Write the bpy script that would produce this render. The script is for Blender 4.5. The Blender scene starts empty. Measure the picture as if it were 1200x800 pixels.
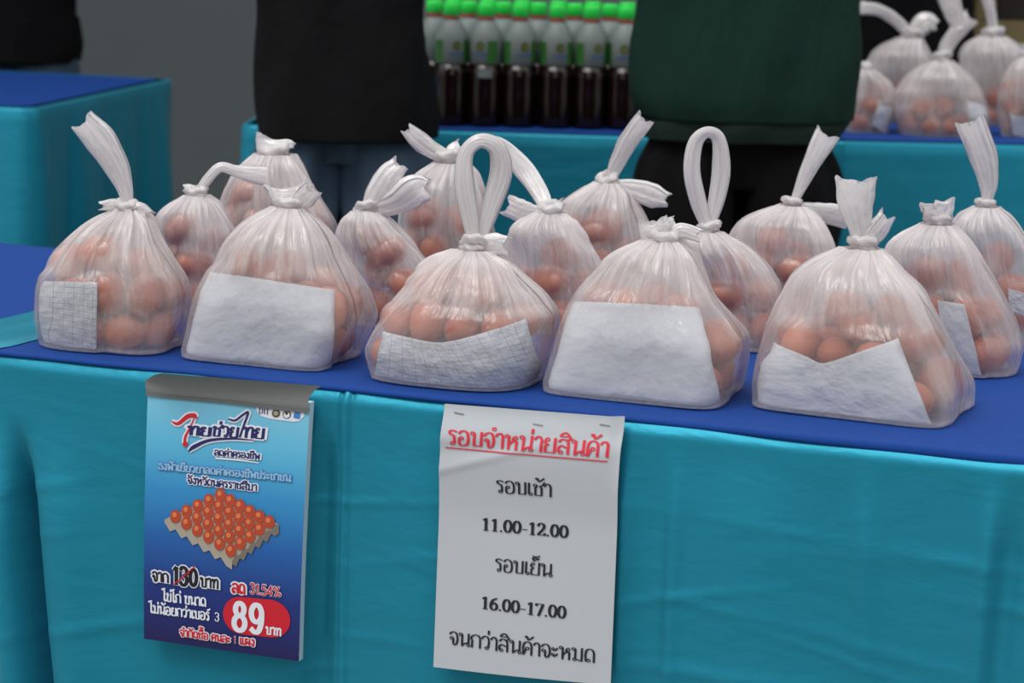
import bpy, bmesh, math, random
import numpy as np
from mathutils import Matrix, Vector

# ---------------------------------------------------------------- camera, world, light, exposure
SC = bpy.context.scene
COL = SC.collection
PITCH, ROLL, FPX = 0.1904, 0.023, 2960.0
ZT = 0.75                                   # height of the table tops
CAMP = np.array([0.0, 0.0, ZT + 0.5874])
fwd = np.array([0, math.cos(PITCH), -math.sin(PITCH)])
up0 = np.array([0, math.sin(PITCH), math.cos(PITCH)])
R_ = math.cos(ROLL) * np.array([1., 0, 0]) + math.sin(ROLL) * up0
U_ = -math.sin(ROLL) * np.array([1., 0, 0]) + math.cos(ROLL) * up0
cam = bpy.data.cameras.new('camera')
cam.sensor_width = 22.3
cam.lens = FPX / 1200 * 22.3
cam.dof.use_dof = True
cam.dof.focus_distance = 2.86
cam.dof.aperture_fstop = 5.0
cam.clip_end = 60
camo = bpy.data.objects.new('camera', cam)
COL.objects.link(camo)
camo.matrix_world = Matrix(((R_[0], U_[0], -fwd[0], CAMP[0]), (R_[1], U_[1], -fwd[1], CAMP[1]),
                            (R_[2], U_[2], -fwd[2], CAMP[2]), (0, 0, 0, 1)))
SC.camera = camo
SC.view_settings.view_transform = 'Standard'
SC.view_settings.look = 'None'
SC.view_settings.exposure = -0.12
SC.view_settings.gamma = 1.0
SC.view_settings.use_curve_mapping = False
SC.cycles.transparent_max_bounces = 32
SC.cycles.max_bounces = 10
SC.cycles.transmission_bounces = 8
SC.cycles.diffuse_bounces = 4
SC.cycles.sample_clamp_indirect = 6

W = bpy.data.worlds.new('overcast_sky')
SC.world = W
W.use_nodes = True
wn = W.node_tree
bg = wn.nodes['Background']
tc = wn.nodes.new('ShaderNodeTexCoord')
sp = wn.nodes.new('ShaderNodeSeparateXYZ')
rp = wn.nodes.new('ShaderNodeValToRGB')
wn.links.new(tc.outputs['Generated'], sp.inputs[0])
wn.links.new(sp.outputs['Z'], rp.inputs[0])
rp.color_ramp.elements[0].color = (0.30, 0.31, 0.33, 1)
rp.color_ramp.elements[0].position = 0.0
rp.color_ramp.elements[1].color = (0.97, 0.98, 1.0, 1)
rp.color_ramp.elements[1].position = 0.75
wn.links.new(rp.outputs[0], bg.inputs[0])
bg.inputs[1].default_value = 1.30

sun = bpy.data.lights.new('hazy_sun', 'SUN')
sun.energy = 1.7
sun.angle = math.radians(35)
sun.color = (1.0, 0.97, 0.93)
suno = bpy.data.objects.new('hazy_sun', sun)
COL.objects.link(suno)
suno.rotation_euler = Vector((-0.35, -0.45, 1.0)).to_track_quat('Z', 'Y').to_euler()

# ---------------------------------------------------------------- helpers
def ray(px, py):
    return fwd + R_ * (px - 600) / FPX + U_ * (400 - py) / FPX

def on_z(px, py, z):
    d = ray(px, py)
    return CAMP + d * ((z - CAMP[2]) / d[2])

def on_y(px, py, y):
    d = ray(px, py)
    return CAMP + d * (y / d[1])

def project(P):
    P = np.asarray(P, float) - CAMP
    z = P @ fwd
    return np.stack([600 + FPX * (P @ R_) / z, 400 - FPX * (P @ U_) / z], -1)

def mesh_obj(name, verts, faces, mat, parent=None, smooth=True, uvs=None):
    me = bpy.data.meshes.new(name)
    me.from_pydata([tuple(map(float, v)) for v in verts], [], [tuple(int(i) for i in f) for f in faces])
    if smooth:
        me.polygons.foreach_set('use_smooth', [True] * len(me.polygons))
    if uvs is not None:
        l = me.uv_layers.new(name='UVMap')
        idx = np.empty(len(me.loops), dtype=np.int32)
        me.loops.foreach_get('vertex_index', idx)
        l.data.foreach_set('uv', np.asarray(uvs, dtype=np.float32)[idx].ravel())
    me.update()
    for m in (mat if isinstance(mat, (list, tuple)) else [mat]):
        me.materials.append(m)
    o = bpy.data.objects.new(name, me)
    COL.objects.link(o)
    if parent:
        o.parent = parent
    return o

def empty(name, loc=(0, 0, 0), rz=0):
    o = bpy.data.objects.new(name, None)
    o.empty_display_size = 0.05
    COL.objects.link(o)
    o.location = tuple(map(float, loc))
    o.rotation_euler = (0, 0, rz)
    return o

def tag(o, label=None, cat=None, group=None, kind=None):
    if label: o['label'] = label
    if cat: o['category'] = cat
    if group: o['group'] = group
    if kind: o['kind'] = kind
    return o

def grid_faces(n, m, wrap=False, off=0):
    f = []
    for i in range(n - 1):
        for j in range(m if wrap else m - 1):
            k = (j + 1) % m
            f.append((off + i * m + j, off + i * m + k, off + (i + 1) * m + k, off + (i + 1) * m + j))
    return f

def box_vf(x0, x1, y0, y1, z0, z1):
    v = [(x0, y0, z0), (x1, y0, z0), (x1, y1, z0), (x0, y1, z0), (x0, y0, z1), (x1, y0, z1), (x1, y1, z1), (x0, y1, z1)]
    f = [(0, 3, 2, 1), (4, 5, 6, 7), (0, 1, 5, 4), (1, 2, 6, 5), (2, 3, 7, 6), (3, 0, 4, 7)]
    return v, f

def bevel(o, w=0.003, s=2):
    m = o.modifiers.new('bevel', 'BEVEL')
    m.width = w
    m.segments = s

def catmull(P, n=8):
    P = np.asarray(P, float)
    if len(P) < 3:
        t = np.linspace(0, 1, n + 1)[:, None]
        return P[0] * (1 - t) + P[1] * t
    Q = np.vstack([2 * P[0] - P[1], P, 2 * P[-1] - P[-2]])
    out = []
    for i in range(1, len(Q) - 2):
        for k in range(n):
            t = k / n
            a, b, c, d = Q[i - 1], Q[i], Q[i + 1], Q[i + 2]
            out.append(0.5 * ((2 * b) + (c - a) * t + (2 * a - 5 * b + 4 * c - d) * t * t + (3 * b - a - 3 * c + d) * t ** 3))
    out.append(P[-1])
    return np.array(out)

def sm(x, a, b):
    t = np.clip((np.asarray(x, float) - a) / (b - a), 0, 1)
    return t * t * (3 - 2 * t)

# ---------------------------------------------------------------- materials
def nodemat(name):
    m = bpy.data.materials.new(name)
    m.use_nodes = True
    return m, m.node_tree, m.node_tree.nodes['Principled BSDF']

def srgb(r, g, b):
    f = lambda c: (c / 255 / 12.92) if c / 255 <= 0.04045 else ((c / 255 + 0.055) / 1.055) ** 2.4
    return (f(r), f(g), f(b), 1)

def bumped(nt, bs, scale=(1, 1, 1), ns=20, strength=0.3, dist=0.01, detail=4, coord='Object'):
    t = nt.nodes.new('ShaderNodeTexCoord')
    mp = nt.nodes.new('ShaderNodeMapping')
    mp.inputs['Scale'].default_value = scale
    n = nt.nodes.new('ShaderNodeTexNoise')
    n.inputs['Scale'].default_value = ns
    n.inputs['Detail'].default_value = detail
    b = nt.nodes.new('ShaderNodeBump')
    b.inputs['Strength'].default_value = strength
    b.inputs['Distance'].default_value = dist
    nt.links.new(t.outputs[coord], mp.inputs[0])
    nt.links.new(mp.outputs[0], n.inputs[0])
    nt.links.new(n.outputs[0], b.inputs['Height'])
    nt.links.new(b.outputs[0], bs.inputs['Normal'])
    return n, b, mp

def simple(name, col, rough=0.6, metal=0, bump=None, spec=0.5, vary=0.0):
    m, nt, bs = nodemat(name)
    bs.inputs['Base Color'].default_value = col
    bs.inputs['Roughness'].default_value = rough
    bs.inputs['Metallic'].default_value = metal
    bs.inputs['Specular IOR Level'].default_value = spec
    if bump:
        n, b, mp = bumped(nt, bs, **bump)
        if vary:
            mix = nt.nodes.new('ShaderNodeMixRGB')
            mix.inputs[1].default_value = tuple(c * (1 - vary) for c in col[:3]) + (1,)
            mix.inputs[2].default_value = tuple(c * (1 + vary) for c in col[:3]) + (1,)
            nt.links.new(n.outputs[0], mix.inputs[0])
            nt.links.new(mix.outputs[0], bs.inputs['Base Color'])
    return m

def satin(name, col, sheen):
    m, nt, bs = nodemat(name)
    bs.inputs['Base Color'].default_value = col
    bs.inputs['Roughness'].default_value = 0.31
    bs.inputs['Metallic'].default_value = 0.22
    bs.inputs['Specular Tint'].default_value = sheen
    bs.inputs['Sheen Weight'].default_value = 0.15
    bs.inputs['Sheen Tint'].default_value = sheen
    t = nt.nodes.new('ShaderNodeTexCoord')
    prev = None
    for sc, ns, st, di in (((1.0, 1.0, 2.2), 5, 0.35, 0.010), ((1.3, 1.3, 3.0), 22, 0.30, 0.0022), ((1, 1, 1), 1500, 0.15, 0.0003)):
        mp = nt.nodes.new('ShaderNodeMapping')
        mp.inputs['Scale'].default_value = sc
        n = nt.nodes.new('ShaderNodeTexNoise')
        n.inputs['Scale'].default_value = ns
        n.inputs['Detail'].default_value = 3
        n.inputs['Distortion'].default_value = 0.6
        b = nt.nodes.new('ShaderNodeBump')
        b.inputs['Strength'].default_value = st
        b.inputs['Distance'].default_value = di
        nt.links.new(t.outputs['Object'], mp.inputs[0])
        nt.links.new(mp.outputs[0], n.inputs[0])
        nt.links.new(n.outputs[0], b.inputs['Height'])
        if prev: nt.links.new(prev.outputs[0], b.inputs['Normal'])
        prev = b
    nt.links.new(prev.outputs[0], bs.inputs['Normal'])
    return m

def plastic(name, opac_scale=1.0, tint=(0.85, 0.815, 0.815), handle=False):
    """thin frosted carrier-bag film: some light passes straight, some is scattered through, some is mirrored;
       the mesh attribute 'layers' says how many folds of film lie over one another"""
    m = bpy.data.materials.new(name)
    m.use_nodes = True
    nt = m.node_tree
    N, L = nt.nodes, nt.links
    N.clear()
    out = N.new('ShaderNodeOutputMaterial')
    tr = N.new('ShaderNodeBsdfTransparent')
    tr.inputs[0].default_value = (0.97, 0.965, 0.97, 1)
    di = N.new('ShaderNodeBsdfDiffuse'); di.inputs[0].default_value = tint + (1,)
    tl = N.new('ShaderNodeBsdfTranslucent'); tl.inputs[0].default_value = tint + (1,)
    sc = N.new('ShaderNodeMixShader'); sc.inputs[0].default_value = 0.42
    L.new(di.outputs[0], sc.inputs[1]); L.new(tl.outputs[0], sc.inputs[2])
    gl = N.new('ShaderNodeBsdfGlossy'); gl.inputs['Roughness'].default_value = 0.17
    gl.inputs[0].default_value = (1, 1, 1, 1)
    uv = N.new('ShaderNodeUVMap')
    prev = None
    specs = (((26, 2.2, 1), 1.0, 0.8, 0.007), ((60, 14, 1), 1.0, 0.5, 0.0022)) if not handle else (((9, 3, 1), 1.0, 0.6, 0.003), ((30, 10, 1), 1.0, 0.4, 0.001))
    for s_, ns, st, d in specs:
        mp = N.new('ShaderNodeMapping'); mp.inputs['Scale'].default_value = s_
        nz = N.new('ShaderNodeTexNoise'); nz.inputs['Scale'].default_value = ns
        nz.inputs['Detail'].default_value = 3; nz.inputs['Distortion'].default_value = 0.8
        bp = N.new('ShaderNodeBump'); bp.inputs['Strength'].default_value = st; bp.inputs['Distance'].default_value = d
        L.new(uv.outputs[0], mp.inputs[0]); L.new(mp.outputs[0], nz.inputs[0]); L.new(nz.outputs[0], bp.inputs['Height'])
        if prev: L.new(prev.outputs[0], bp.inputs['Normal'])
        prev = bp
    for s_ in (di, tl, gl): L.new(prev.outputs[0], s_.inputs['Normal'])
    at = N.new('ShaderNodeAttribute'); at.attribute_name = 'layers'
    lw = N.new('ShaderNodeLayerWeight'); lw.inputs[0].default_value = 0.35
    # opacity = 1-(1-layers)^(1+k*facing)
    # creased film: streaks where it doubles over itself
    mps = N.new('ShaderNodeMapping'); mps.inputs['Scale'].default_value = (38, 2.6, 1) if not handle else (9, 3, 1)
    nzs = N.new('ShaderNodeTexNoise'); nzs.inputs['Scale'].default_value = 1.0; nzs.inputs['Detail'].default_value = 4; nzs.inputs['Distortion'].default_value = 1.2
    L.new(uv.outputs[0], mps.inputs[0]); L.new(mps.outputs[0], nzs.inputs[0])
    ms = N.new('ShaderNodeMapRange'); ms.inputs['From Min'].default_value = .35; ms.inputs['From Max'].default_value = .72
    ms.inputs['To Min'].default_value = -.07; ms.inputs['To Max'].default_value = .22
    L.new(nzs.outputs[0], ms.inputs[0])
    ads = N.new('ShaderNodeMath'); ads.operation = 'ADD'; ads.use_clamp = True
    mpa = N.new('ShaderNodeMapRange'); mpa.inputs['From Min'].default_value = .18; mpa.inputs['From Max'].default_value = .5
    L.new(at.outputs['Fac'], mpa.inputs[0])
    mms = N.new('ShaderNodeMath'); mms.operation = 'MULTIPLY'; L.new(ms.outputs[0], mms.inputs[0]); L.new(mpa.outputs[0], mms.inputs[1])
    L.new(at.outputs['Fac'], ads.inputs[0]); L.new(mms.outputs[0], ads.inputs[1])
    mns = N.new('ShaderNodeMath'); mns.operation = 'MINIMUM'; mns.inputs[1].default_value = .93
    L.new(ads.outputs[0], mns.inputs[0])
    m1 = N.new('ShaderNodeMath'); m1.operation = 'SUBTRACT'; m1.inputs[0].default_value = 1.0
    L.new(mns.outputs[0], m1.inputs[1])
    m2 = N.new('ShaderNodeMath'); m2.operation = 'MULTIPLY_ADD'; m2.inputs[1].default_value = 1.6; m2.inputs[2].default_value = 1.0
    L.new(lw.outputs['Facing'], m2.inputs[0])
    m3 = N.new('ShaderNodeMath'); m3.operation = 'POWER'
    L.new(m1.outputs[0], m3.inputs[0]); L.new(m2.outputs[0], m3.inputs[1])
    m4 = N.new('ShaderNodeMath'); m4.operation = 'SUBTRACT'; m4.inputs[0].default_value = 1.0
    L.new(m3.outputs[0], m4.inputs[1])
    mx = N.new('ShaderNodeMixShader')
    L.new(m4.outputs[0], mx.inputs[0]); L.new(tr.outputs[0], mx.inputs[1]); L.new(sc.outputs[0], mx.inputs[2])
    fr = N.new('ShaderNodeFresnel'); fr.inputs[0].default_value = 1.5
    L.new(prev.outputs[0], fr.inputs['Normal'])
    fm = N.new('ShaderNodeMath'); fm.operation = 'MINIMUM'; fm.inputs[1].default_value = 0.35
    L.new(fr.outputs[0], fm.inputs[0])
    m5 = N.new('ShaderNodeMixShader')
    L.new(fm.outputs[0], m5.inputs[0]); L.new(mx.outputs[0], m5.inputs[1]); L.new(gl.outputs[0], m5.inputs[2])
    L.new(m5.outputs[0], out.inputs[0])
    return m

def egg_mat(name, c1, c2):
    m, nt, bs = nodemat(name)
    t = nt.nodes.new('ShaderNodeTexCoord')
    n = nt.nodes.new('ShaderNodeTexNoise'); n.inputs['Scale'].default_value = 60; n.inputs['Detail'].default_value = 5
    oi = nt.nodes.new('ShaderNodeObjectInfo')
    ad = nt.nodes.new('ShaderNodeMath'); ad.operation = 'MULTIPLY_ADD'; ad.inputs[1].default_value = 0.35
    nt.links.new(t.outputs['Object'], n.inputs[0]); nt.links.new(n.outputs[0], ad.inputs[0])
    mu = nt.nodes.new('ShaderNodeMath'); mu.operation = 'MULTIPLY'; mu.inputs[1].default_value = 0.8
    nt.links.new(oi.outputs['Random'], mu.inputs[0]); nt.links.new(mu.outputs[0], ad.inputs[2])
    mix = nt.nodes.new('ShaderNodeMixRGB'); mix.inputs[1].default_value = c1; mix.inputs[2].default_value = c2
    nt.links.new(ad.outputs[0], mix.inputs[0]); nt.links.new(mix.outputs[0], bs.inputs['Base Color'])
    bs.inputs['Roughness'].default_value = 0.48
    bs.inputs['Subsurface Weight'].default_value = 0.0
    return m

def slip_mat(name, printed):
    m, nt, bs = nodemat(name)
    bs.inputs['Roughness'].default_value = 0.85
    N, L = nt.nodes, nt.links
    base = srgb(206, 210, 216)
    bs.inputs['Base Color'].default_value = base
    uv = N.new('ShaderNodeUVMap')
    nz = N.new('ShaderNodeTexNoise'); nz.inputs['Scale'].default_value = 3; nz.inputs['Detail'].default_value = 3
    L.new(uv.outputs[0], nz.inputs[0])
    bp = N.new('ShaderNodeBump'); bp.inputs['Strength'].default_value = 0.6; bp.inputs['Distance'].default_value = 0.014
    L.new(nz.outputs[0], bp.inputs['Height']); L.new(bp.outputs[0], bs.inputs['Normal'])
    if printed:
        mp = N.new('ShaderNodeMapping'); L.new(uv.outputs[0], mp.inputs[0]); mp.inputs['Scale'].default_value = (1, 1, 1)
        br = N.new('ShaderNodeTexBrick'); br.offset = 0.0; br.inputs['Scale'].default_value = 7.5
        br.inputs['Mortar Size'].default_value = 0.018; br.inputs['Brick Width'].default_value = 1.1; br.inputs['Row Height'].default_value = 0.62
        br.inputs['Color1'].default_value = (0, 0, 0, 1); br.inputs['Color2'].default_value = (0, 0, 0, 1); br.inputs['Mortar'].default_value = (1, 1, 1, 1)
        L.new(mp.outputs[0], br.inputs[0])
        n2 = N.new('ShaderNodeTexNoise'); n2.inputs['Scale'].default_value = 95; n2.inputs['Detail'].default_value = 1
        L.new(uv.outputs[0], n2.inputs[0])
        gt = N.new('ShaderNodeMath'); gt.operation = 'GREATER_THAN'; gt.inputs[1].default_value = 0.585
        L.new(n2.outputs[0], gt.inputs[0])
        n3 = N.new('ShaderNodeTexNoise'); n3.inputs['Scale'].default_value = 9
        L.new(uv.outputs[0], n3.inputs[0])
        g3 = N.new('ShaderNodeMath'); g3.operation = 'GREATER_THAN'; g3.inputs[1].default_value = 0.48
        L.new(n3.outputs[0], g3.inputs[0])
        mu = N.new('ShaderNodeMath'); mu.operation = 'MULTIPLY'; L.new(gt.outputs[0], mu.inputs[0]); L.new(g3.outputs[0], mu.inputs[1])
        mxx = N.new('ShaderNodeMath'); mxx.operation = 'MAXIMUM'; L.new(br.outputs[0], mxx.inputs[0]); L.new(mu.outputs[0], mxx.inputs[1])
        sc = N.new('ShaderNodeMath'); sc.operation = 'MULTIPLY'; sc.inputs[1].default_value = 0.80; L.new(mxx.outputs[0], sc.inputs[0])
        mix = N.new('ShaderNodeMixRGB'); mix.inputs[1].default_value = base; mix.inputs[2].default_value = srgb(70, 74, 105)
        L.new(sc.outputs[0], mix.inputs[0]); L.new(mix.outputs[0], bs.inputs['Base Color'])
    return m

M = {}
M['teal'] = satin('teal_satin', srgb(34, 134, 160), srgb(140, 235, 250))
M['blue'] = simple('royal_blue_cloth', srgb(4, 58, 134), 0.8, spec=0.3, bump=dict(ns=40, strength=0.25, dist=0.002), vary=0.1)
M['film'] = plastic('frosted_bag_film')
M['film_handle'] = plastic('frosted_bag_handle_film', handle=True)
M['egg'] = egg_mat('brown_eggshell', srgb(166, 80, 52), srgb(206, 122, 86))
M['slip'] = slip_mat('plain_white_paper', False)
M['slip_printed'] = slip_mat('printed_white_paper', True)
M['sheet'] = simple('sign_paper', srgb(184, 189, 194), 0.8, bump=dict(ns=6, strength=0.15, dist=0.004))
M['red_ink'] = simple('red_ink', srgb(214, 44, 62), 0.7)
M['black_ink'] = simple('black_ink', srgb(26, 28, 34), 0.7)
M['staple'] = simple('staple_steel', srgb(150, 152, 155), 0.35, 0.8)
M['tape'] = simple('grey_tape', srgb(138, 142, 140), 0.55, bump=dict(ns=120, strength=0.2, dist=0.0008), vary=0.06)
M['tape_dark'] = simple('dark_grey_tape_edge', srgb(104, 108, 106), 0.55)
M['board'] = simple('white_board_edge', srgb(196, 214, 224), 0.5)
M['p_white'] = simple('print_white', srgb(228, 232, 240), 0.5)
M['p_navy'] = simple('print_navy', srgb(34, 34, 98), 0.5)
M['p_steel'] = simple('print_steel', srgb(150, 190, 214), 0.5)
M['p_red'] = simple('print_red', srgb(206, 26, 44), 0.5)
M['p_black'] = simple('print_black', srgb(24, 22, 34), 0.5)
M['p_grey'] = simple('print_tray', srgb(170, 160, 146), 0.5)
M['p_grey2'] = simple('print_tray_side', srgb(122, 112, 102), 0.5)
M['p_egg'] = simple('print_egg', srgb(182, 70, 40), 0.5)
M['p_egg2'] = simple('print_egg_light', srgb(222, 122, 74), 0.5)
M['p_olive'] = simple('print_olive', srgb(96, 88, 52), 0.5)
M['p_sky'] = simple('print_sky_blue', srgb(60, 130, 200), 0.5)
M['wood'] = simple('table_board', srgb(120, 100, 80), 0.6, bump=dict(ns=30, strength=0.1, dist=0.001), vary=0.15)
M['metal'] = simple('table_leg_steel', srgb(110, 112, 114), 0.4, 0.8)
M['wall'] = simple('grey_wall', srgb(140, 148, 152), 0.8, bump=dict(ns=3, strength=0.1, dist=0.01), vary=0.06)
M['floor'] = simple('concrete_floor', srgb(120, 118, 114), 0.85, bump=dict(ns=14, strength=0.3, dist=0.01), vary=0.15)
M['shade_canopy'] = simple('shade_canopy_cloth', srgb(90, 92, 96), 0.8)
M['black_shirt'] = simple('black_cotton', srgb(17, 17, 19), 0.95, spec=0.15, bump=dict(ns=14, strength=0.4, dist=0.02))
M['green_shirt'] = simple('dark_green_cotton', srgb(24, 50, 42), 0.95, spec=0.15, bump=dict(scale=(3, 3, .8), ns=6, strength=0.6, dist=0.03))
M['green_rib'] = simple('dark_green_rib', srgb(34, 48, 42), 0.95, spec=0.15, bump=dict(scale=(1, 1, 0.05), ns=160, strength=0.6, dist=0.004))
M['jeans'] = simple('grey_blue_denim', srgb(66, 84, 102), 0.9, spec=0.2, bump=dict(ns=22, strength=0.5, dist=0.01), vary=0.2)
M['black_trousers'] = simple('black_trousers', srgb(14, 14, 16), 0.95, spec=0.15, bump=dict(ns=14, strength=0.4, dist=0.02))
M['skin'] = simple('skin', srgb(150, 98, 74), 0.55)
M['hair'] = simple('black_hair', srgb(20, 18, 18), 0.6, bump=dict(scale=(1, 1, .1), ns=120, strength=0.6, dist=0.004))
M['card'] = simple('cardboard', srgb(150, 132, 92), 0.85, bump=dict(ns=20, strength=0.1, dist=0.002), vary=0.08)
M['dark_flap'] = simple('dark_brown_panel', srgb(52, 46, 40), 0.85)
M['cap'] = simple('bright_green_cap', srgb(40, 226, 82), 0.4)
M['brown_liquid'] = simple('dark_sauce', srgb(26, 12, 9), 0.12)
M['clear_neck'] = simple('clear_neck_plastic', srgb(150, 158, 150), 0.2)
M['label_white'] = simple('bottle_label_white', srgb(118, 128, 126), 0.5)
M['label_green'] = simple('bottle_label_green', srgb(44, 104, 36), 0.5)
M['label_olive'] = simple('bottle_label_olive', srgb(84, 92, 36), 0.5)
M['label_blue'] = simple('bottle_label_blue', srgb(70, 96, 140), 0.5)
M['red'] = simple('red_print', srgb(170, 40, 34), 0.5)

# poster background: printed gradient, light cyan above to navy below
def poster_mat():
    m, nt, bs = nodemat('poster_print')
    uv = nt.nodes.new('ShaderNodeUVMap')
    s = nt.nodes.new('ShaderNodeSeparateXYZ'); nt.links.new(uv.outputs[0], s.inputs[0])
    r = nt.nodes.new('ShaderNodeValToRGB'); nt.links.new(s.outputs['Y'], r.inputs[0])
    e = r.color_ramp.elements
    e[0].position = 0.0; e[0].color = srgb(132, 202, 226)
    e[1].position = 1.0; e[1].color = srgb(28, 24, 84)
    for p, c in ((0.2, srgb(92, 184, 220)), (0.38, srgb(50, 144, 200)), (0.58, srgb(30, 96, 170)), (0.78, srgb(26, 50, 124))):
        x = e.new(p); x.color = c
    nt.links.new(r.outputs[0], bs.inputs['Base Color'])
    bs.inputs['Roughness'].default_value = 0.45
    return m
M['poster'] = poster_mat()

# ---------------------------------------------------------------- table frame of the front table
YAW, D0 = 0.3634, 2.6934
ES = np.array([math.cos(YAW), -math.sin(YAW), 0.])
ED = np.array([math.sin(YAW), math.cos(YAW), 0.])
def TL(s, d, z):                            # table coordinates -> world
    s, d, z = np.broadcast_arrays(np.asarray(s, float), d, z)
    return s[..., None] * ES + d[..., None] * ED + np.array([0, D0 - 0, 0]) * 1.0 + z[..., None] * np.array([0, 0, 1.])
def front_s(px, py, off=0.0):               # pixel -> (s, z) on the plane of the table's front, off metres proud of it
    d = ray(px, py)
    o = CAMP - np.array([0, D0, 0]) + ED * off
    t = -(o @ ED) / (d @ ED)
    P = CAMP + d * t - np.array([0, D0, 0])
    return P @ ES, P[2]
S0, S1, TD = -1.25, 1.05, 0.69

# ---------------------------------------------------------------- the setting
v, f = box_vf(-9, 9, -3, 9.2, -0.05, 0.0)
tag(mesh_obj('floor', v, f, M['floor'], smooth=False), kind='structure')
v, f = box_vf(-9, 9, 8.2, 8.35, 0, 3.2)
tag(mesh_obj('wall_back', v, f, M['wall'], smooth=False), kind='structure')
v, f = box_vf(-9, 9, 6.2, 8.2, 2.75, 2.8)
tag(mesh_obj('added_shade_canopy', v, f, M['shade_canopy'], smooth=False), kind='structure')  # unseen tent roof, added to block sky light and darken the background

# ---------------------------------------------------------------- front table, its cloths
def table_frame(root, w, d, z, inset=0.03):
    v, f = box_vf(-w / 2 + inset, w / 2 - inset, inset, d - inset, z - 0.03, z - 0.006)
    mesh_obj('table_board', v, f, M['wood'], root, smooth=False)
    for sx in (-1, 1):
        for y in (0.1, d - 0.1):
            a, b = box_vf(sx * (w / 2 - 0.12) - 0.015, sx * (w / 2 - 0.12) + 0.015, y - 0.015, y + 0.015, 0.0, z - 0.03)
            mesh_obj('leg', a, b, M['metal'], root, smooth=False)

def fold(s, c, w, a):
    return a * np.exp(-((s - c) / w) ** 2)

seam_s = front_s(402, 600)[0]
def cloth_off(s, z):                        # how far the front drop stands off the table plane
    s = np.asarray(s, float); z = np.asarray(z, float)
    k = sm(ZT - z, 0.0, 0.35)
    q = 0.012 + 0.004 * k
    q = q + 0.006 * np.sin(s * 9.0 + 1.2) * k + 0.003 * np.sin(s * 21 + z * 5 + .5) * k
    zz = (ZT - z)
    for i_, (c, slope, w, a) in enumerate(FOLDS):
        q = q + 1.5 * fold(s, c + slope * zz, w, a) * (sm(zz, 0.07, 0.22) if i_ < 3 else sm(zz, 0.01, 0.12))
    # the seam: two raised hems with a groove between them
    sc = seam_s + 0.004 * np.sin(z * 9)
    q = q + 0.0026 * np.exp(-((s - sc - 0.006) / 0.005) ** 2) - 0.0045 * np.exp(-((s - sc) / 0.0022) ** 2) - 0.0030 * np.exp(-((s - sc - 0.013) / 0.0020) ** 2)
    # rounded shoulder
    q = q - 0.008 * (1 - sm(zz, 0, 0.018)) + .001 * sm(zz, 0, .01) 
    return q
def fs(px): return float(front_s(px, 640)[0])
FOLDS = [(fs(40) - 0.02, 0.10, 0.012, -0.040), (fs(40) - 0.055, 0.11, 0.018, 0.014), (fs(40) + 0.03, 0.10, 0.03, 0.010),
         (fs(735) + 0.0, 0.0, 0.012, 0.007), (fs(1010), 0.05, 0.016, 0.005), (fs(1165), -0.02, 0.012, 0.010), (fs(1190), -0.06, 0.02, -0.008),
         (fs(795), 0.0, 0.010, 0.004), (fs(385), -0.03, 0.022, -0.012), (fs(360), 0, 0.02, 0.004), (fs(880), .05, .06, .006), (fs(500), 0.03, 0.05, 0.004)]

tb = empty('folding_table', TL(0, 0, 0))
tb.rotation_euler = (0, 0, -YAW)
tag(tb, 'nearest table, its board hidden under the blue cloth and teal satin skirt', 'table')
v, f = box_vf(S0 + .02, S1 - .02, 0.02, TD - .02, ZT - 0.03, ZT - 0.006)
mesh_obj('table_board', v, f, M['wood'], tb, smooth=False)
for sx in (S0 + .12, S1 - .12):
    for y in (0.1, TD - 0.1):
        a, b = box_vf(sx - 0.015, sx + 0.015, y - 0.015, y + 0.015, 0.0, ZT - 0.03)
        mesh_obj('leg', a, b, M['metal'], tb, smooth=False)

# teal satin skirt: front drop, both ends, and a narrow turn-over onto the table top
ns, nz = 1100, 150
s = np.linspace(S0, S1, ns)
zl = np.concatenate([ZT - 0.001 - 0.016 * np.linspace(0, 1, 14) ** 1.5, np.linspace(ZT - 0.02, 0.012, nz)])
Sg, Zg = np.meshgrid(s, zl)
rng = np.random.RandomState(4)
wr = np.zeros_like(Sg)
for k in range(60):                        # soft horizontal pull wrinkles
    cs, cz = rng.uniform(S0, S1), rng.uniform(0.3, 0.72)
    ang = rng.uniform(-0.25, 0.25)
    u = (Sg - cs) * math.cos(ang) + (Zg - cz) * math.sin(ang)
    w_ = -(Sg - cs) * math.sin(ang) + (Zg - cz) * math.cos(ang)
    wr += rng.uniform(0.0008, 0.0022) * np.exp(-(u / rng.uniform(0.05, 0.12)) ** 2) * np.exp(-(w_ / rng.uniform(0.003, 0.008)) ** 2)
P = TL(Sg, -(cloth_off(Sg, Zg) + wr), Zg).reshape(-1, 3)
lap = TL(s, 0.03, ZT - 0.0015 + 0 * s)
V = np.vstack([lap, P]); nr = len(zl) + 1
F = grid_faces(nr, ns)
sk = mesh_obj('table_skirt', V, F, M['teal'])
tag(sk, 'teal satin skirt hanging over the front of the nearest table', 'tablecloth')
for ss in (S0, S1):
    y = np.linspace(-0.012, TD, 60)
    z2 = np.linspace(ZT - .002, 0.012, 40)
    Yg, Zg2 = np.meshgrid(y, z2)
    off = 0.012 * np.sin(Yg * 40) * sm(ZT - Zg2, 0, .3) + .006
    Pp = TL(ss + np.sign(ss) * off, Yg, Zg2).reshape(-1, 3)
    mesh_obj('skirt_side', Pp, grid_faces(40, 60), M['teal'], sk)

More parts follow.
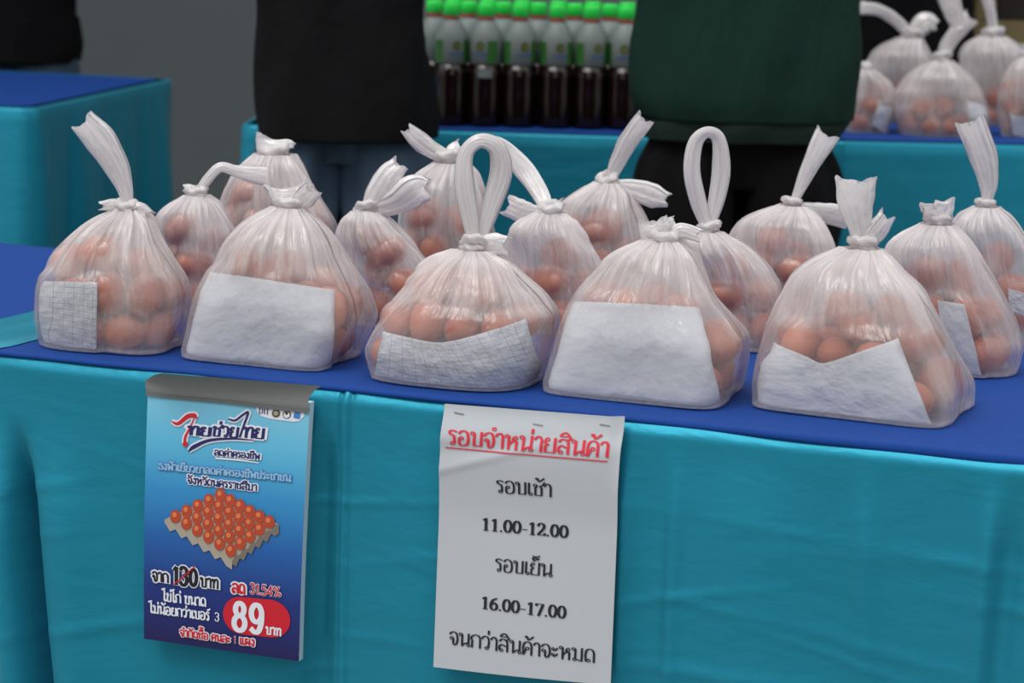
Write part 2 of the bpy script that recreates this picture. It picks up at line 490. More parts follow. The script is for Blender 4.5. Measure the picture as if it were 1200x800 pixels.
# royal blue top cloth with a soft hem over the front edge
ns, nd = 260, 60
s = np.linspace(S0 - 0.0, S1 + 0.0, ns)
def lip(s): return 0.0025 + 0.004 * sm(s, 0.0, 0.6)
rows = []
hem_w = 0.0015 * np.sin(s * 13) + 0.001 * np.sin(s * 31 + 1)
for (d, dz) in ((-0.0060, -1.0), (-0.0082, -0.9), (-0.0085, -0.5), (-0.0075, -0.1), (-0.0055, 0.10), (-0.003, 0.14), (0.0, 0.08)):
    rows.append(TL(s, d + hem_w, ZT + dz * (lip(s) + 0.003)))
for d in np.linspace(0.004, TD + 0.01, nd):
    zz = ZT + 0.0006 * np.sin(s * 17 + d * 9) * np.sin(d * 25) + (0.0008 * np.exp(-((d - 0.012) / 0.004) ** 2))
    rows.append(TL(s, d + 0 * s, zz))
for dz in (-0.01, -0.05, -0.12, -0.2):
    rows.append(TL(s, TD + 0.014 + 0.004 * np.sin(s * 30) * -dz * 5, ZT + dz + 0 * s))
V = np.vstack(rows)
tag(mesh_obj('table_topper', V, grid_faces(len(rows), ns), M['blue']), 'royal blue cloth covering the top of the nearest table under the egg bags', 'tablecloth')

# a turned-back flap of the teal satin on the table top, far left
flap_px = [(-70, 388), (0, 376), (24, 370), (43, 366), (46, 380), (46, 398), (33, 405), (20, 411), (0, 411), (-70, 414)]
top = [on_z(-60, 390, ZT), on_z(0, 377, ZT), on_z(44, 366, ZT)]
bot = [on_z(-60, 412, ZT), on_z(0, 409, ZT), on_z(44, 399, ZT)]
nu, nv = 40, 16
tp = catmull(top, nu // 2); bt = catmull(bot, nu // 2)
rows = []
for j in range(nv):
    t = j / (nv - 1)
    r = tp * (1 - t) + bt * t
    hh = 0.003 + 0.006 * math.sin(t * math.pi) ** 0.5 + 0.003 * np.exp(-((t - 0.55) / 0.07) ** 2) * np.linspace(0.2, 1, len(r))
    if j in (0, nv - 1): hh = hh * 0 + 0.0015
    r = r.copy(); r[:, 2] = ZT + hh
    rows.append(r)
m_ = len(rows[0])
tag(mesh_obj('cloth_flap', np.vstack(rows), grid_faces(nv, m_), M['teal']), 'bright teal satin flap folded onto the blue table top at the left', 'cloth')

# ---------------------------------------------------------------- stroke lettering
def arc(cx, cy, r, a0=0, a1=360, n=12, ry=None):
    ry = r if ry is None else ry
    return [(cx + r * math.cos(math.radians(a0 + (a1 - a0) * i / n)), cy + ry * math.sin(math.radians(a0 + (a1 - a0) * i / n))) for i in range(n + 1)]
LR = 0.095
def O(x, y, r=LR): return ('o', x, y, r)
def S(*p): return ('s', p)                   # smooth stroke
def Ln(*p): return ('l', p)                  # straight-cornered stroke
G = {
 'ก': (.66, [Ln((.10, 0), (.10, .58), (.02, .70)), S((.02, .70), (.12, .90), (.32, 1.0), (.52, .90), (.58, .68)), Ln((.58, .70), (.58, 0))]),
 'ข': (.62, [O(.13, .87), S((.23, .88), (.20, .72), (.14, .62)), Ln((.14, .62), (.14, .03), (.52, .03), (.52, 1))]),
 'ค': (.66, [O(.33, .50), Ln((.25, .42), (.10, 0)), Ln((.10, 0), (.08, .55)), S((.08, .55), (.14, .88), (.33, 1.0), (.52, .88), (.57, .6)), Ln((.57, .6), (.57, 0))]),
 'ง': (.50, [O(.28, .88), Ln((.39, .9), (.39, .14)), S((.39, .2), (.34, .0), (.26, .03), (.04, .40))]),
 'จ': (.58, [O(.15, .50), Ln((.25, .52), (.25, .08)), S((.25, .1), (.33, 0), (.46, .12), (.51, .5), (.44, .88), (.28, 1.), (.12, .93), (.03, .78))]),
 'ช': (.64, [O(.13, .84), S((.23, .86), (.21, .72), (.15, .62)), Ln((.15, .62), (.15, .03), (.50, .03), (.50, .66), (.38, .78)), S((.38, .78), (.54, .86), (.68, 1.12))]),
 'ซ': (.68, [O(.12, .82), S((.2, .86), (.26, .76), (.31, .84)), S((.31, .84), (.22, .70), (.18, .6)), Ln((.18, .62), (.18, .03), (.52, .03), (.52, .70), (.44, .80)), S((.44, .80), (.54, .88), (.66, 1.04))]),
 'ด': (.66, [O(.27, .13), Ln((.17, .13), (.11, .05)), Ln((.12, .04), (.08, .5)), S((.08, .5), (.14, .88), (.33, 1.0), (.52, .88), (.57, .6)), Ln((.57, .6), (.57, 0))]),
 'ท': (.70, [O(.11, .88), Ln((.21, .9), (.21, 0)), S((.21, .55), (.34, .92), (.48, 1.0), (.60, .84)), Ln((.60, .86), (.60, 0))]),
 'ธ': (.60, [S((.50, .93), (.40, .9), (.22, 1.0), (.10, .86), (.20, .72), (.45, .62), (.52, .5)), Ln((.52, .5), (.52, .03), (.12, .03), (.12, .45))]),
 'น': (.72, [O(.11, .88), Ln((.21, .9), (.21, 0)), S((.21, .02), (.36, .20), (.55, .30), (.60, .34)), Ln((.60, 1), (.60, .16)), O(.60, .10)]),
 'บ': (.66, [O(.11, .88), Ln((.21, .9), (.21, .03), (.56, .03), (.56, 1))]),
 'ป': (.66, [O(.11, .88), Ln((.21, .9), (.21, .03), (.56, .03), (.56, 1.4))]),
 'ผ': (.70, [O(.22, .88), Ln((.12, .9), (.12, 0), (.35, .55), (.58, 0), (.58, 1))]),
 'พ': (.76, [O(.11, .88), Ln((.21, .9), (.21, 0), (.42, .68), (.64, 0), (.64, 1))]),
 'ฟ': (.76, [O(.11, .88), Ln((.21, .9), (.21, 0), (.42, .68), (.64, 0), (.64, 1.4))]),
 'ม': (.70, [O(.11, .88), Ln((.21, .9), (.21, .14)), O(.18, .10), Ln((.26, .12), (.58, 0), (.58, 1))]),
 'ย': (.66, [O(.19, .88), S((.10, .84), (.09, .66), (.26, .56)), S((.26, .56), (.12, .46), (.11, .3)), Ln((.11, .34), (.11, .03), (.56, .03), (.56, 1))]),
 'ร': (.50, [O(.27, .10), Ln((.36, .12), (.36, .42)), S((.36, .40), (.32, .62), (.12, .76), (.10, .90), (.24, .98), (.44, .90))]),
 'ล': (.66, [O(.20, .11), S((.10, .12), (.08, .36), (.22, .54), (.42, .44), (.57, .42)), S((.08, .80), (.18, .96), (.36, 1.0), (.52, .86), (.57, .55)), Ln((.57, .6), (.57, 0))]),
 'ว': (.54, [O(.32, .10), S((.41, .12), (.45, .55), (.40, .88), (.24, 1.), (.10, .93), (.03, .78))]),
 'ส': (.68, [O(.20, .11), S((.10, .12), (.08, .36), (.22, .54), (.42, .44), (.55, .42)), S((.08, .78), (.18, .93), (.34, .96), (.50, .84), (.55, .55)), Ln((.55, .6), (.55, 0)), S((.46, .84), (.56, .95), (.66, 1.1))]),
 'ห': (.72, [O(.11, .88), Ln((.21, .9), (.21, 0)), S((.21, .24), (.30, .46), (.50, .60), (.58, .52)), Ln((.59, .58), (.59, 0)), O(.52, .80), S((.43, .78), (.42, .62), (.50, .60))]),
 'อ': (.62, [O(.20, .50), Ln((.10, .52), (.10, .16)), S((.10, .2), (.16, .02), (.36, .0), (.51, .14), (.54, .5), (.48, .86), (.30, 1.), (.14, .94), (.06, .80))]),
 'ะ': (.46, [O(.11, .72, .075), S((.11, .63), (.22, .60), (.38, .80)), O(.11, .28, .075), S((.11, .19), (.22, .16), (.38, .36))]),
 'า': (.46, [S((.03, .80), (.12, .97), (.26, 1.0), (.37, .82)), Ln((.37, .84), (.37, 0))]),
 'เ': (.32, [O(.21, .10), Ln((.11, .10), (.11, 1))]),
 'แ': (.60, [O(.21, .10), Ln((.11, .10), (.11, 1)), O(.48, .10), Ln((.38, .10), (.38, 1))]),
 'ไ': (.42, [O(.31, .10), Ln((.21, .10), (.21, 1.1)), S((.21, 1.05), (.16, 1.35), (.0, 1.42), (-.06, 1.28)), S((.0, 1.42), (.18, 1.46), (.30, 1.52))]),
 ' ': (.38, []), '.': (.24, [('d', .11, .06, .075)]), '-': (.36, [Ln((.04, .36), (.32, .36))]),
}
ABOVE = {
 'ิ': [S((-.56, 1.14), (-.46, 1.32), (-.28, 1.38), (-.10, 1.14)), Ln((-.56, 1.15), (-.10, 1.15))],
 'ี': [S((-.56, 1.14), (-.46, 1.32), (-.28, 1.38), (-.10, 1.14)), Ln((-.56, 1.15), (-.10, 1.15)), Ln((-.11, 1.15), (-.11, 1.46))],
 'ื': [S((-.56, 1.14), (-.46, 1.32), (-.28, 1.38), (-.10, 1.14)), Ln((-.56, 1.15), (-.10, 1.15)), Ln((-.11, 1.15), (-.11, 1.46)), Ln((-.25, 1.2), (-.25, 1.46))],
 'ั': [O(-.46, 1.27, .07), S((-.40, 1.20), (-.20, 1.18), (.02, 1.42))],
 '็': [O(-.40, 1.18, .06), S((-.46, 1.2), (-.48, 1.34), (-.3, 1.36), (-.22, 1.22), (-.12, 1.34)), S((-.5, 1.5), (-.3, 1.44), (-.08, 1.54))],
}
TONE = {
 '่': [Ln((-.12, 1.16), (-.12, 1.46))],
 '้': [O(-.42, 1.38, .06), S((-.36, 1.40), (-.30, 1.18), (-.20, 1.22), (.0, 1.44))],
 '์': [O(-.22, 1.24, .07), S((-.15, 1.24), (-.10, 1.34), (.02, 1.46))],
}
SERIF = {
 '0': (.52, [('e', .25, .5, .19, .47)]),
 '1': (.52, [Ln((.27, 0), (.27, .97)), Ln((.10, .82), (.27, .95)), Ln((.12, .02), (.42, .02))]),
 '2': (.52, [S((.06, .75), (.12, .92), (.26, .98), (.40, .84), (.36, .56), (.18, .26), (.05, .05)), Ln((.05, .05), (.44, .05), (.46, .2))]),
 '6': (.52, [S((.43, .96), (.22, .82), (.08, .5), (.10, .16), (.25, .02), (.42, .16), (.42, .44), (.28, .58), (.10, .42))]),
 '7': (.52, [Ln((.06, .78), (.07, .94), (.45, .94), (.20, 0))]),
}
SANS = {
 '0': (.60, [('e', .28, .5, .19, .43)]), '1': (.42, [Ln((.10, .76), (.25, .94), (.25, 0))]),
 '3': (.58, [S((.08, .80), (.16, .95), (.32, .96), (.45, .82), (.42, .60), (.24, .53)), S((.24, .53), (.42, .48), (.48, .28), (.38, .07), (.20, .03), (.06, .20))]),
 '4': (.60, [Ln((.40, 0), (.40, .95), (.04, .27), (.54, .27))]),
 '5': (.58, [Ln((.46, .94), (.13, .94), (.10, .53)), S((.10, .53), (.28, .60), (.46, .48), (.46, .16), (.30, .03), (.14, .04), (.05, .18))]),
 '8': (.62, [('e', .29, .73, .155, .21), ('e', .29, .27, .20, .25)]),
 '9': (.62, [('e', .29, .66, .19, .29), S((.48, .66), (.47, .36), (.38, .08), (.24, .03), (.09, .14))]),
 '%': (.90, [('o', .18, .74, .14), ('o', .66, .22, .14), Ln((.62, .95), (.22, 0))]),
 '.': (.22, [('d', .09, .08, .09)]),
 'D': (.66, [Ln((.10, 0), (.10, .95)), S((.10, .94), (.40, .9), (.52, .5), (.40, .08), (.10, .03))]), 'I': (.26, [Ln((.12, 0), (.12, .97))]), 'T': (.56, [Ln((.26, 0), (.26, .94)), Ln((.02, .93), (.52, .93))]),
}
def layout(text, sans=False):
    """list of strokes [(points, closed)] in units of the letter height, and the total advance"""
    x, out, raised = 0.0, [], False
    def emit(st, dx, dy=0.0):
        k = st[0]
        if k == 'o': out.append(([(px + dx, py + dy) for px, py in arc(st[1], st[2], st[3], n=14)], 'loop'))
        elif k == 'e': out.append(([(px + dx, py + dy) for px, py in arc(st[1], st[2], st[3], n=28, ry=st[4])], 'bold'))
        elif k == 'd': out.append(([(st[1] - st[3] + dx, st[2]), (st[1] + st[3] + dx, st[2])], 'dot'))
        else:
            pts = st[1]
            if k == 's': pts = catmull(pts, 7)
            out.append(([(p[0] + dx, p[1] + dy) for p in pts], 'pen'))
    for ch in text:
        if ch in ABOVE:
            for st in ABOVE[ch]: emit(st, x)
            raised = True
        elif ch in TONE:
            for st in TONE[ch]: emit(st, x, 0.36 if raised else 0.0)
        elif ch == 'ำ':
            emit(O(-.10, 1.27, .09), x)
            for st in G['า'][1]: emit(st, x)
            x += G['า'][0]; raised = False
        else:
            g = (SANS.get(ch) if sans else SERIF.get(ch)) or G[ch]
            for st in g[1]: emit(st, x)
            x += g[0]; raised = False
    return out, x
def stroke_mesh(strokes, thick, thin, grow=0.0):
    V, F = [], []
    for pts, kind in strokes:
        P = np.array(pts, float)
        keep = np.r_[True, np.linalg.norm(np.diff(P, axis=0), axis=1) > 1e-5]; P = P[keep]
        if kind == 'dot':
            c = P.mean(0); r = abs(P[1, 0] - P[0, 0]) / 2 + grow
            b = len(V); V += [tuple(c + r * np.array([math.cos(a), math.sin(a)])) for a in np.linspace(0, 2 * math.pi, 10, endpoint=False)]
            F.append(tuple(range(b, b + 10))); continue
        if kind == 'pen':
            Q = [P[0]]
            for a, c in zip(P[:-1], P[1:]):
                m_ = max(1, int(np.ceil(np.linalg.norm(c - a) / .2)))
                Q += [a + (c - a) * k_ / m_ for k_ in range(1, m_ + 1)]
            P = np.array(Q)
        for i in range(len(P) - 1):          # one nib-shaped quad per segment, overlapping at the joints
            a, c = P[i], P[i + 1]
            d = c - a; L = np.linalg.norm(d); d = d / L; n = np.array([-d[1], d[0]])
            w = (thin + (thick - thin) * abs(d[1]) ** 1.2) / 2
            if kind == 'loop': w = thin * 0.5
            w += grow
            e = min(w, 0.03) * (0.5 if kind != 'loop' else .3) + grow * .5
            b = len(V)
            V += [tuple(a - d * e + n * w), tuple(a - d * e - n * w), tuple(c + d * e - n * w), tuple(c + d * e + n * w)]
            F.append((b, b + 1, b + 2, b + 3))
    return V, F
class Sheet:
    """a hanging sheet: u across, v down; corners are world points, relief stands it off along the table's normal"""
    def __init__(self, c, relief):
        self.c = [np.asarray(p, float) for p in c]; self.rel = relief
        self.px = [project(p) for p in self.c]
        self.W = np.linalg.norm(self.c[1] - self.c[0]); self.H = np.linalg.norm(self.c[2] - self.c[0])
    def at(self, u, v, off=0.0):
        u, v = np.broadcast_arrays(np.asarray(u, float), np.asarray(v, float))
        a, b, c, d = self.c
        P = (a * ((1 - u) * (1 - v))[..., None] + b * (u * (1 - v))[..., None] + c * ((1 - u) * v)[..., None] + d * (u * v)[..., None])
        return P - ED * (self.rel(u, v) + off)[..., None]
    def uv(self, px, py):
        a, b, c, d = self.px; u = v = 0.5
        for _ in range(12):
            p = a * (1 - u) * (1 - v) + b * u * (1 - v) + c * (1 - u) * v + d * u * v - np.array([px, py])
            du = (b - a) * (1 - v) + (d - c) * v; dv = (c - a) * (1 - u) + (d - b) * u
            s_ = np.linalg.solve(np.array([du, dv]).T, -p); u += s_[0]; v += s_[1]
        return u, v
    def art(self, name, V2, F, mat, off, parent):     # V2 in (u,v)
        V2 = np.array(V2)
        return mesh_obj(name, self.at(V2[:, 0], V2[:, 1], off), F, mat, parent, smooth=False)
    def line(self, text, pl, pr, hpx, mat, off, parent, thick=.13, thin=.07, halo=None, halo_w=.10, latin=False, bold=1.0, slant=0.0, name='lettering'):
        """text whose baseline runs between two points of the sheet"""
        u0, v0 = self.uv(*pl); u1, v1 = self.uv(*pr)
        h = hpx / np.linalg.norm(self.px[2] - self.px[0])
        def place(V, adv):
            V = np.array(V); x = V[:, 0] / adv; y = V[:, 1]
            return np.stack([u0 + (u1 - u0) * (x + slant * y * h), v0 + (v1 - v0) * x - y * h], -1)
        if latin: thick, thin = thick * bold, thin * bold
        st, adv = layout(text, latin)
        adv -= .06
        if halo:
            V, F = stroke_mesh(st, thick, thin, halo_w)
            self.art(name, place(V, adv), F, halo, off - .0004, parent)
        V, F = stroke_mesh(st, thick, thin)
        return self.art(name, place(V, adv), F, mat, off, parent)

def on_front(px, py, off):
    s_, z_ = front_s(px, py, off)
    return TL(s_, -off, z_)

# ---- the white opening-hours sheet
def rel_sheet(u, v):
    r = 0.010 * sm(v, 0.0, 0.14) * (1 - sm(v, .14, .45) * .6)
    r = r + 0.002 * np.exp(-((v - 0.17 + 0.10 * u) / 0.035) ** 2) * (1 - u * .3) * -1
    r = r + 0.0014 * np.exp(-((v - 0.245 + 0.22 * u) / 0.02) ** 2) * (1 - sm(u, .5, .9))
    r = r - 0.006 * (sm(u, 0.92, 1.0)) * (1 - sm(v, .1, .3)) + 0.004 * np.sin(u * 3.1) * sm(v, .3, 1)
    return r
sheet = Sheet([on_front(521, 473, .026), on_front(730, 489, .026), on_front(509.5, 780, .046), on_front(717, 801, .046)], rel_sheet)
root = empty('opening_hours_sign', sheet.at(.5, 1.0))
def rooted(o, root):
    bpy.context.view_layer.update()
    o.parent = root
    o.matrix_parent_inverse = Matrix.Translation(-root.location)
    return o
KEEP = []
class Rt:                                     # parts are modelled in world space, then hung under their thing
    def __init__(self, name, loc): self.e = empty(name, loc)
def mo(name, V, F, mat, root, **k):
    V = np.asarray(V, float) - np.array(root.location)
    return mesh_obj(name, V, F, mat, root, **k)
def layered(self, V2, F, off):
    # overlapping strokes lie a hair above one another
    o = np.full(len(V2), off, float)
    for i, f in enumerate(F):
        for k in f: o[k] = off + (i % 60) * 4e-6
    return self.at(np.array(V2)[:, 0], np.array(V2)[:, 1], o)
Sheet.art = lambda self, name, V2, F, mat, off, parent: mo(name, layered(self, V2, F, off) if name == 'lettering' else self.at(np.array(V2)[:, 0], np.array(V2)[:, 1], off), F, mat, parent, smooth=False)
tag(root, 'white paper sign with red heading and black opening times, pinned to the teal skirt', 'sign')
n = 70
U, Vv = np.meshgrid(np.linspace(0, 1, n), np.linspace(0, 1, 140))
Pf = sheet.at(U, Vv).reshape(-1, 3)
Pb = sheet.at(U, Vv, -0.0006).reshape(-1, 3)
mo('paper', np.vstack([Pf, Pb]), [tuple(reversed(q)) for q in grid_faces(140, n)] + grid_faces(140, n, off=len(Pf)), M['sheet'], root)
o_ = 0.0009
sheet.line('รอบจำหน่ายสินค้า', (528, 517.5), (716, 533), 16.5, M['red_ink'], o_, root, .14, .07)
u0, v0 = sheet.uv(526, 521); u1, v1 = sheet.uv(716, 537)
k = np.linspace(0, 1, 40)
Vu = np.vstack([np.stack([u0 + (u1 - u0) * k, v0 + (v1 - v0) * k], -1), np.stack([u0 + (u1 - u0) * k, v0 + (v1 - v0) * k + .0045], -1)])
sheet.art('underline', Vu, grid_faces(2, 40), M['red_ink'], o_, root)
sheet.line('รอบเช้า', (585, 574), (650, 579.5), 14.5, M['black_ink'], o_, root, .13, .07)
sheet.line('11.00-12.00', (567, 618.5), (668, 628), 14.5, M['black_ink'], o_, root, .17, .06)
sheet.line('รอบเย็น', (583, 666), (650, 673), 14.5, M['black_ink'], o_, root, .13, .07)
sheet.line('16.00-17.00', (567, 710), (666, 722), 14.5, M['black_ink'], o_, root, .17, .06)
sheet.line('จนกว่าสินค้าจะหมด', (529, 752), (699, 774), 15, M['black_ink'], o_, root, .13, .07)
for (px, py) in ((539, 484), (633, 497), (710, 498)):
    u_, v_ = sheet.uv(px, py)
    Vs = []
    for kk, (a, b) in enumerate(((-.028, -.004), (.028, 0))):
        for off in (0.0004, 0.0012):
            for dv in (-.0016, .0016):
                Vs.append(sheet.at(u_ + a, v_ + b + dv, off))
    mo('staple', Vs, [(0, 1, 3, 2), (4, 6, 7, 5), (0, 4, 5, 1), (2, 3, 7, 6), (0, 2, 6, 4), (1, 5, 7, 3)], M['staple'], root, smooth=False)

# ---- the blue price poster on a thin white board, taped over the table edge
def rel_p(u, v): return 0.004 * np.sin(v * 3.0) + 0 * u
pc = [on_front(173.5, 452, .028), on_front(363.5, 472, .028), on_front(169, 748, .040), on_front(350.5, 774.5, .040)]
poster = Sheet(pc, rel_p)
root = empty('price_poster', poster.at(.5, 1.0))
tag(root, 'blue printed price poster with egg tray picture, hanging from grey tape', 'poster')
U, Vv = np.meshgrid(np.linspace(0, 1, 20), np.linspace(0, 1, 30))
uvs = np.stack([U.ravel(), Vv.ravel()], -1)
mo('print', poster.at(U, Vv).reshape(-1, 3), [tuple(reversed(q)) for q in grid_faces(30, 20)], M['poster'], root, uvs=uvs)
e = 0.0; TH = 0.0105
Uo, Vo = np.meshgrid(np.linspace(0, 1.0, 20), np.linspace(0, 1.0, 30))
A_ = poster.at(Uo, Vo, -0.0004).reshape(-1, 3); B_ = poster.at(Uo, Vo, -TH).reshape(-1, 3)
nA = len(A_); fc = [tuple(reversed(q)) for q in grid_faces(30, 20)] + grid_faces(30, 20, off=nA)
ring = [i for i in range(20)] + [20 * j + 19 for j in range(1, 30)] + [20 * 29 + i for i in range(18, -1, -1)] + [20 * j for j in range(28, 0, -1)]
for a, b in zip(ring, ring[1:] + ring[:1]): fc.append((a, b, b + nA, a + nA))
mo('board', np.vstack([A_, B_]), fc, M['board'], root, smooth=False)
Lp = lambda *a, **k: poster.line(*a, parent=root, **k)
q_ = .0012
# logo strip
pts = [(301, 476), (357.5, 481.5), (357, 487), (352, 492.5), (345, 493.5), (318, 490), (308, 487), (303, 482)]
poster.art('logo_strip', [poster.uv(*p) for p in pts], [tuple(range(len(pts)))], M['p_white'], .0006, root)
Lp('DIT', (305, 483.5), (317, 485), 6.5, M['p_navy'], q_, latin=True)
def disc(cx, cy, r, mat, off, name='emblem', ry=None, n=16):
    poster.art(name, [poster.uv(*p) for p in arc(cx, cy, r, n=n, ry=ry)[:-1]], [tuple(range(n))], mat, off, root)
disc(325, 483.5, 4.8, M['p_olive'], q_); disc(325, 483.5, 2.6, M['p_grey'], q_ + .0003)
disc(337.5, 485, 4.8, M['p_olive'], q_); disc(337.5, 485.5, 3.5, M['p_white'], q_ + .0003); disc(337.5, 483.5, 1.6, M['p_black'], q_ + .0006)
poster.art('emblem', [poster.uv(*p) for p in ((345, 488), (346, 482), (350, 480), (353, 484), (352.5, 490), (348, 489.5))], [(0, 1, 2, 3, 4, 5)], M['p_sky'], q_, root)
# title: brush lettering with a halo, red roof stroke and navy swoosh
def band(pts, mat, off, name):
    P = catmull([p[:2] for p in pts], 8); w = np.interp(np.linspace(0, 1, len(P)), np.linspace(0, 1, len(pts)), [p[2] for p in pts])
    T = np.gradient(P, axis=0); T /= np.linalg.norm(T, axis=1)[:, None]; Nn = np.stack([-T[:, 1], T[:, 0]], -1)
    V = [poster.uv(*p) for p in np.vstack([P + Nn * w[:, None], P - Nn * w[:, None]])]
    poster.art(name, V, grid_faces(2, len(P)), mat, off, root)
T0 = .0010
for mat, g, off in ((M['p_white'], 2.0, T0), (None, 0, T0 + .0006)):
    band([(203, 492.5, .6 + g), (211, 495, 2 + g), (222, 487, 2.6 + g), (230, 486, 2.6 + g), (232.5, 489, 1.0 + g)], mat or M['p_red'], off, 'roof_stroke')
    band([(224, 527, 1 + g), (230, 522, 2.4 + g), (248, 514.5, 1.7 + g), (275, 512.5, 1.1 + g), (300, 514.5, .4 + g)], mat or M['p_navy'], off, 'swoosh')
    band([(230, 489, .7 + g), (225, 500, 1.1 + g), (220, 510, 1.5 + g), (219, 518, 1.6 + g)], mat or M['p_red'], off, 'title_stem')
    band([(270, 490, .8 + g), (278, 491.5, 1.2 + g), (287, 485, 1.2 + g), (293, 482.5, 1.2 + g), (289, 495, 1.3 + g), (283.5, 511, 1.2 + g)], mat or M['p_navy'], off, 'title_stem')
disc(220, 518.5, 3.2, M['p_red'], T0 + .0009, 'title_dot')
Lp('ทย', (222, 508), (249, 510), 10.5, M['p_navy'], T0 + .0006, thick=.22, thin=.14, halo=M['p_white'], halo_w=.18, slant=.9)
Lp('ช่วย', (251, 509.5), (281, 511.5), 12, M['p_navy'], T0 + .0006, thick=.20, thin=.12, halo=M['p_white'], halo_w=.16, slant=.9)
Lp('ทย', (287, 511), (311, 513), 12, M['p_navy'], T0 + .0006, thick=.20, thin=.12, halo=M['p_white'], halo_w=.16, slant=.9)
Lp('ลดค่าครองชีพ', (254, 531.5), (307, 536.5), 6.2, M['p_navy'], T0 + .0006, thick=.20, thin=.16, halo=M['p_white'], halo_w=.20)
band([(255, 535, 1), (280, 537, 1), (306, 540.5, .5)], M['p_white'], T0, 'underline')
Lp('ธงฟ้าเยียวยาลดค่าครองชีพประชาชน', (188, 547.5), (343, 562), 7.2, M['p_steel'], T0 + .0006, thick=.17, thin=.14, halo=M['p_sky'], halo_w=.10)
Lp('จังหวัดนครราชสีมา', (223, 564), (304, 573), 7.2, M['p_navy'], T0 + .0006, thick=.18, thin=.15, halo=M['p_white'], halo_w=.14)
# picture of the egg tray (flat print)
cL, cT, cR, cB = np.array([196, 606.]), np.array([263, 576.]), np.array([330, 612.]), np.array([275.5, 655.])
low = np.array([0, 10.])
pic = lambda pts, mat, off, nm='tray_picture': poster.art(nm, [poster.uv(*p) for p in pts], [tuple(range(len(pts)))], mat, off, root)
pic([cL, cT, cR, cB], M['p_grey'], T0)
for (a, b, mt) in ((cL, cB, M['p_grey']), (cB, cR, M['p_grey2'])):
    for i in range(6):
        p, r = a + (b - a) * i / 6, a + (b - a) * (i + 1) / 6
        mm = (p + r) / 2
        pic([p, mm - [0, 4], r, r + low * (.35 if i < 5 else 1), mm + low, p + low * .35], mt, T0 + .0004)
k = 0
for i in range(6):
    for j in range(5):
        a, b = (i + .5) / 6, (j + .5) / 5
        c = cL + (cT - cL) * b + (cR - cT) * 0 + (cB - cL) * (a) + (cR - cB - (cT - cL)) * a * b
        disc(c[0], c[1] - 4.5, 6.5, M['p_egg'], T0 + .0008 + .00001 * k, 'egg_picture', ry=7.8, n=14)
        disc(c[0] - 1, c[1] - 6.5, 2.8, M['p_egg2'], T0 + .0011 + .00001 * k, 'egg_highlight', ry=3.2, n=10)
        k += 1
# prices
Lp('จาก', (181, 678), (200, 681), 11, M['p_black'], T0 + .0008, thick=.20, thin=.16, halo=M['p_white'], halo_w=.15)
Lp('130', (205, 682), (235, 686), 22, M['p_black'], T0 + .0012, latin=True, thick=.22, thin=.16, halo=M['p_white'], halo_w=.06)
Lp('บาท', (238, 685), (259, 688), 11, M['p_black'], T0 + .0008, thick=.20, thin=.16, halo=M['p_white'], halo_w=.15)
band([(206, 683, .6), (220, 672, .8), (233, 660, .6)], M['p_red'], T0 + .0018, 'price_strike')
Lp('ลด', (275, 692), (290, 694), 11, M['p_red'], T0 + .0008, thick=.22, thin=.18, halo=M['p_white'], halo_w=.14)
Lp('31.54%', (296, 693), (332, 697.5), 12.5, M['p_red'], T0 + .0012, latin=True, thick=.14, thin=.12, halo=M['p_white'], halo_w=.05)
Lp('ไข่ไก่ ขนาด', (193, 702), (244, 709), 10, M['p_white'], T0 + .0006, thick=.19, thin=.15)
Lp('ไม่น้อยกว่าเบอร์', (177, 716), (248, 725.5), 9.5, M['p_white'], T0 + .0006, thick=.19, thin=.15)
Lp('3', (254, 726), (259.5, 727), 10.5, M['p_white'], T0 + .0006, latin=True)
pill = []
for cx, a0 in ((320, -90), (286, 90)):
    for i in range(13):
        a = math.radians(a0 + 180 * i / 12)
        x = cx + 22 * math.cos(a); pill.append((x, 721.5 + 22.5 * math.sin(a) + (x - 303) * .10))
pic(pill, M['p_red'], T0, 'price_badge')
Lp('89', (274, 737), (311, 741.5), 35, M['p_white'], T0 + .0006, latin=True, thick=.20, thin=.15)
Lp('บาท', (313.5, 741.5), (331, 744), 9, M['p_white'], T0 + .0006, thick=.20, thin=.16)
Lp('จำกัดซื้อ คนละ', (213, 744), (272, 752.5), 7.8, M['p_red'], T0 + .0008, thick=.20, thin=.16, halo=M['p_white'], halo_w=.12)
Lp('1', (276, 752.5), (278.5, 753), 9, M['p_red'], T0 + .0012, latin=True, halo=M['p_white'], halo_w=.05)
Lp('แผง', (283, 753.5), (300, 756), 8, M['p_red'], T0 + .0008, thick=.20, thin=.16, halo=M['p_white'], halo_w=.12)
# the grey tape over the top of the board and the table edge
ta = [on_z(190, 437, ZT + .006), on_z(377, 452, ZT + .006)]
rows = []
tt = np.linspace(0, 1, 40)[:, None]
rows.append(ta[0] * (1 - tt) + ta[1] * tt)
e0, e1 = poster.at(-.005, -.01, .004), poster.at(1.0, -.01, .004)
mid = e0 * (1 - tt) + e1 * tt; mid = mid.copy(); mid[:, 2] += .004
rows.append(rows[0] * .5 + mid * .5 + np.array([0, 0, .002])); rows.append(mid)
for vv, oo in ((.004, .004), (.012, .003), (.022, .002)):
    rows.append(poster.at(np.linspace(-.005, 1.0, 40), vv + .0015 * np.sin(np.linspace(0, 9, 40)), oo))
tp_ = empty('tape_strip', rows[2].mean(0)); tag(tp_, 'wide grey tape strip holding the blue poster to the table edge', 'tape')
mo('tape', np.vstack(rows), [tuple(reversed(q)) for q in grid_faces(len(rows), 40)], M['tape'], tp_)
r2 = [poster.at(np.linspace(-.005, 1.0, 40), vv + .0015 * np.sin(np.linspace(0, 9, 40)), .0026) for vv in (.020, .036)]
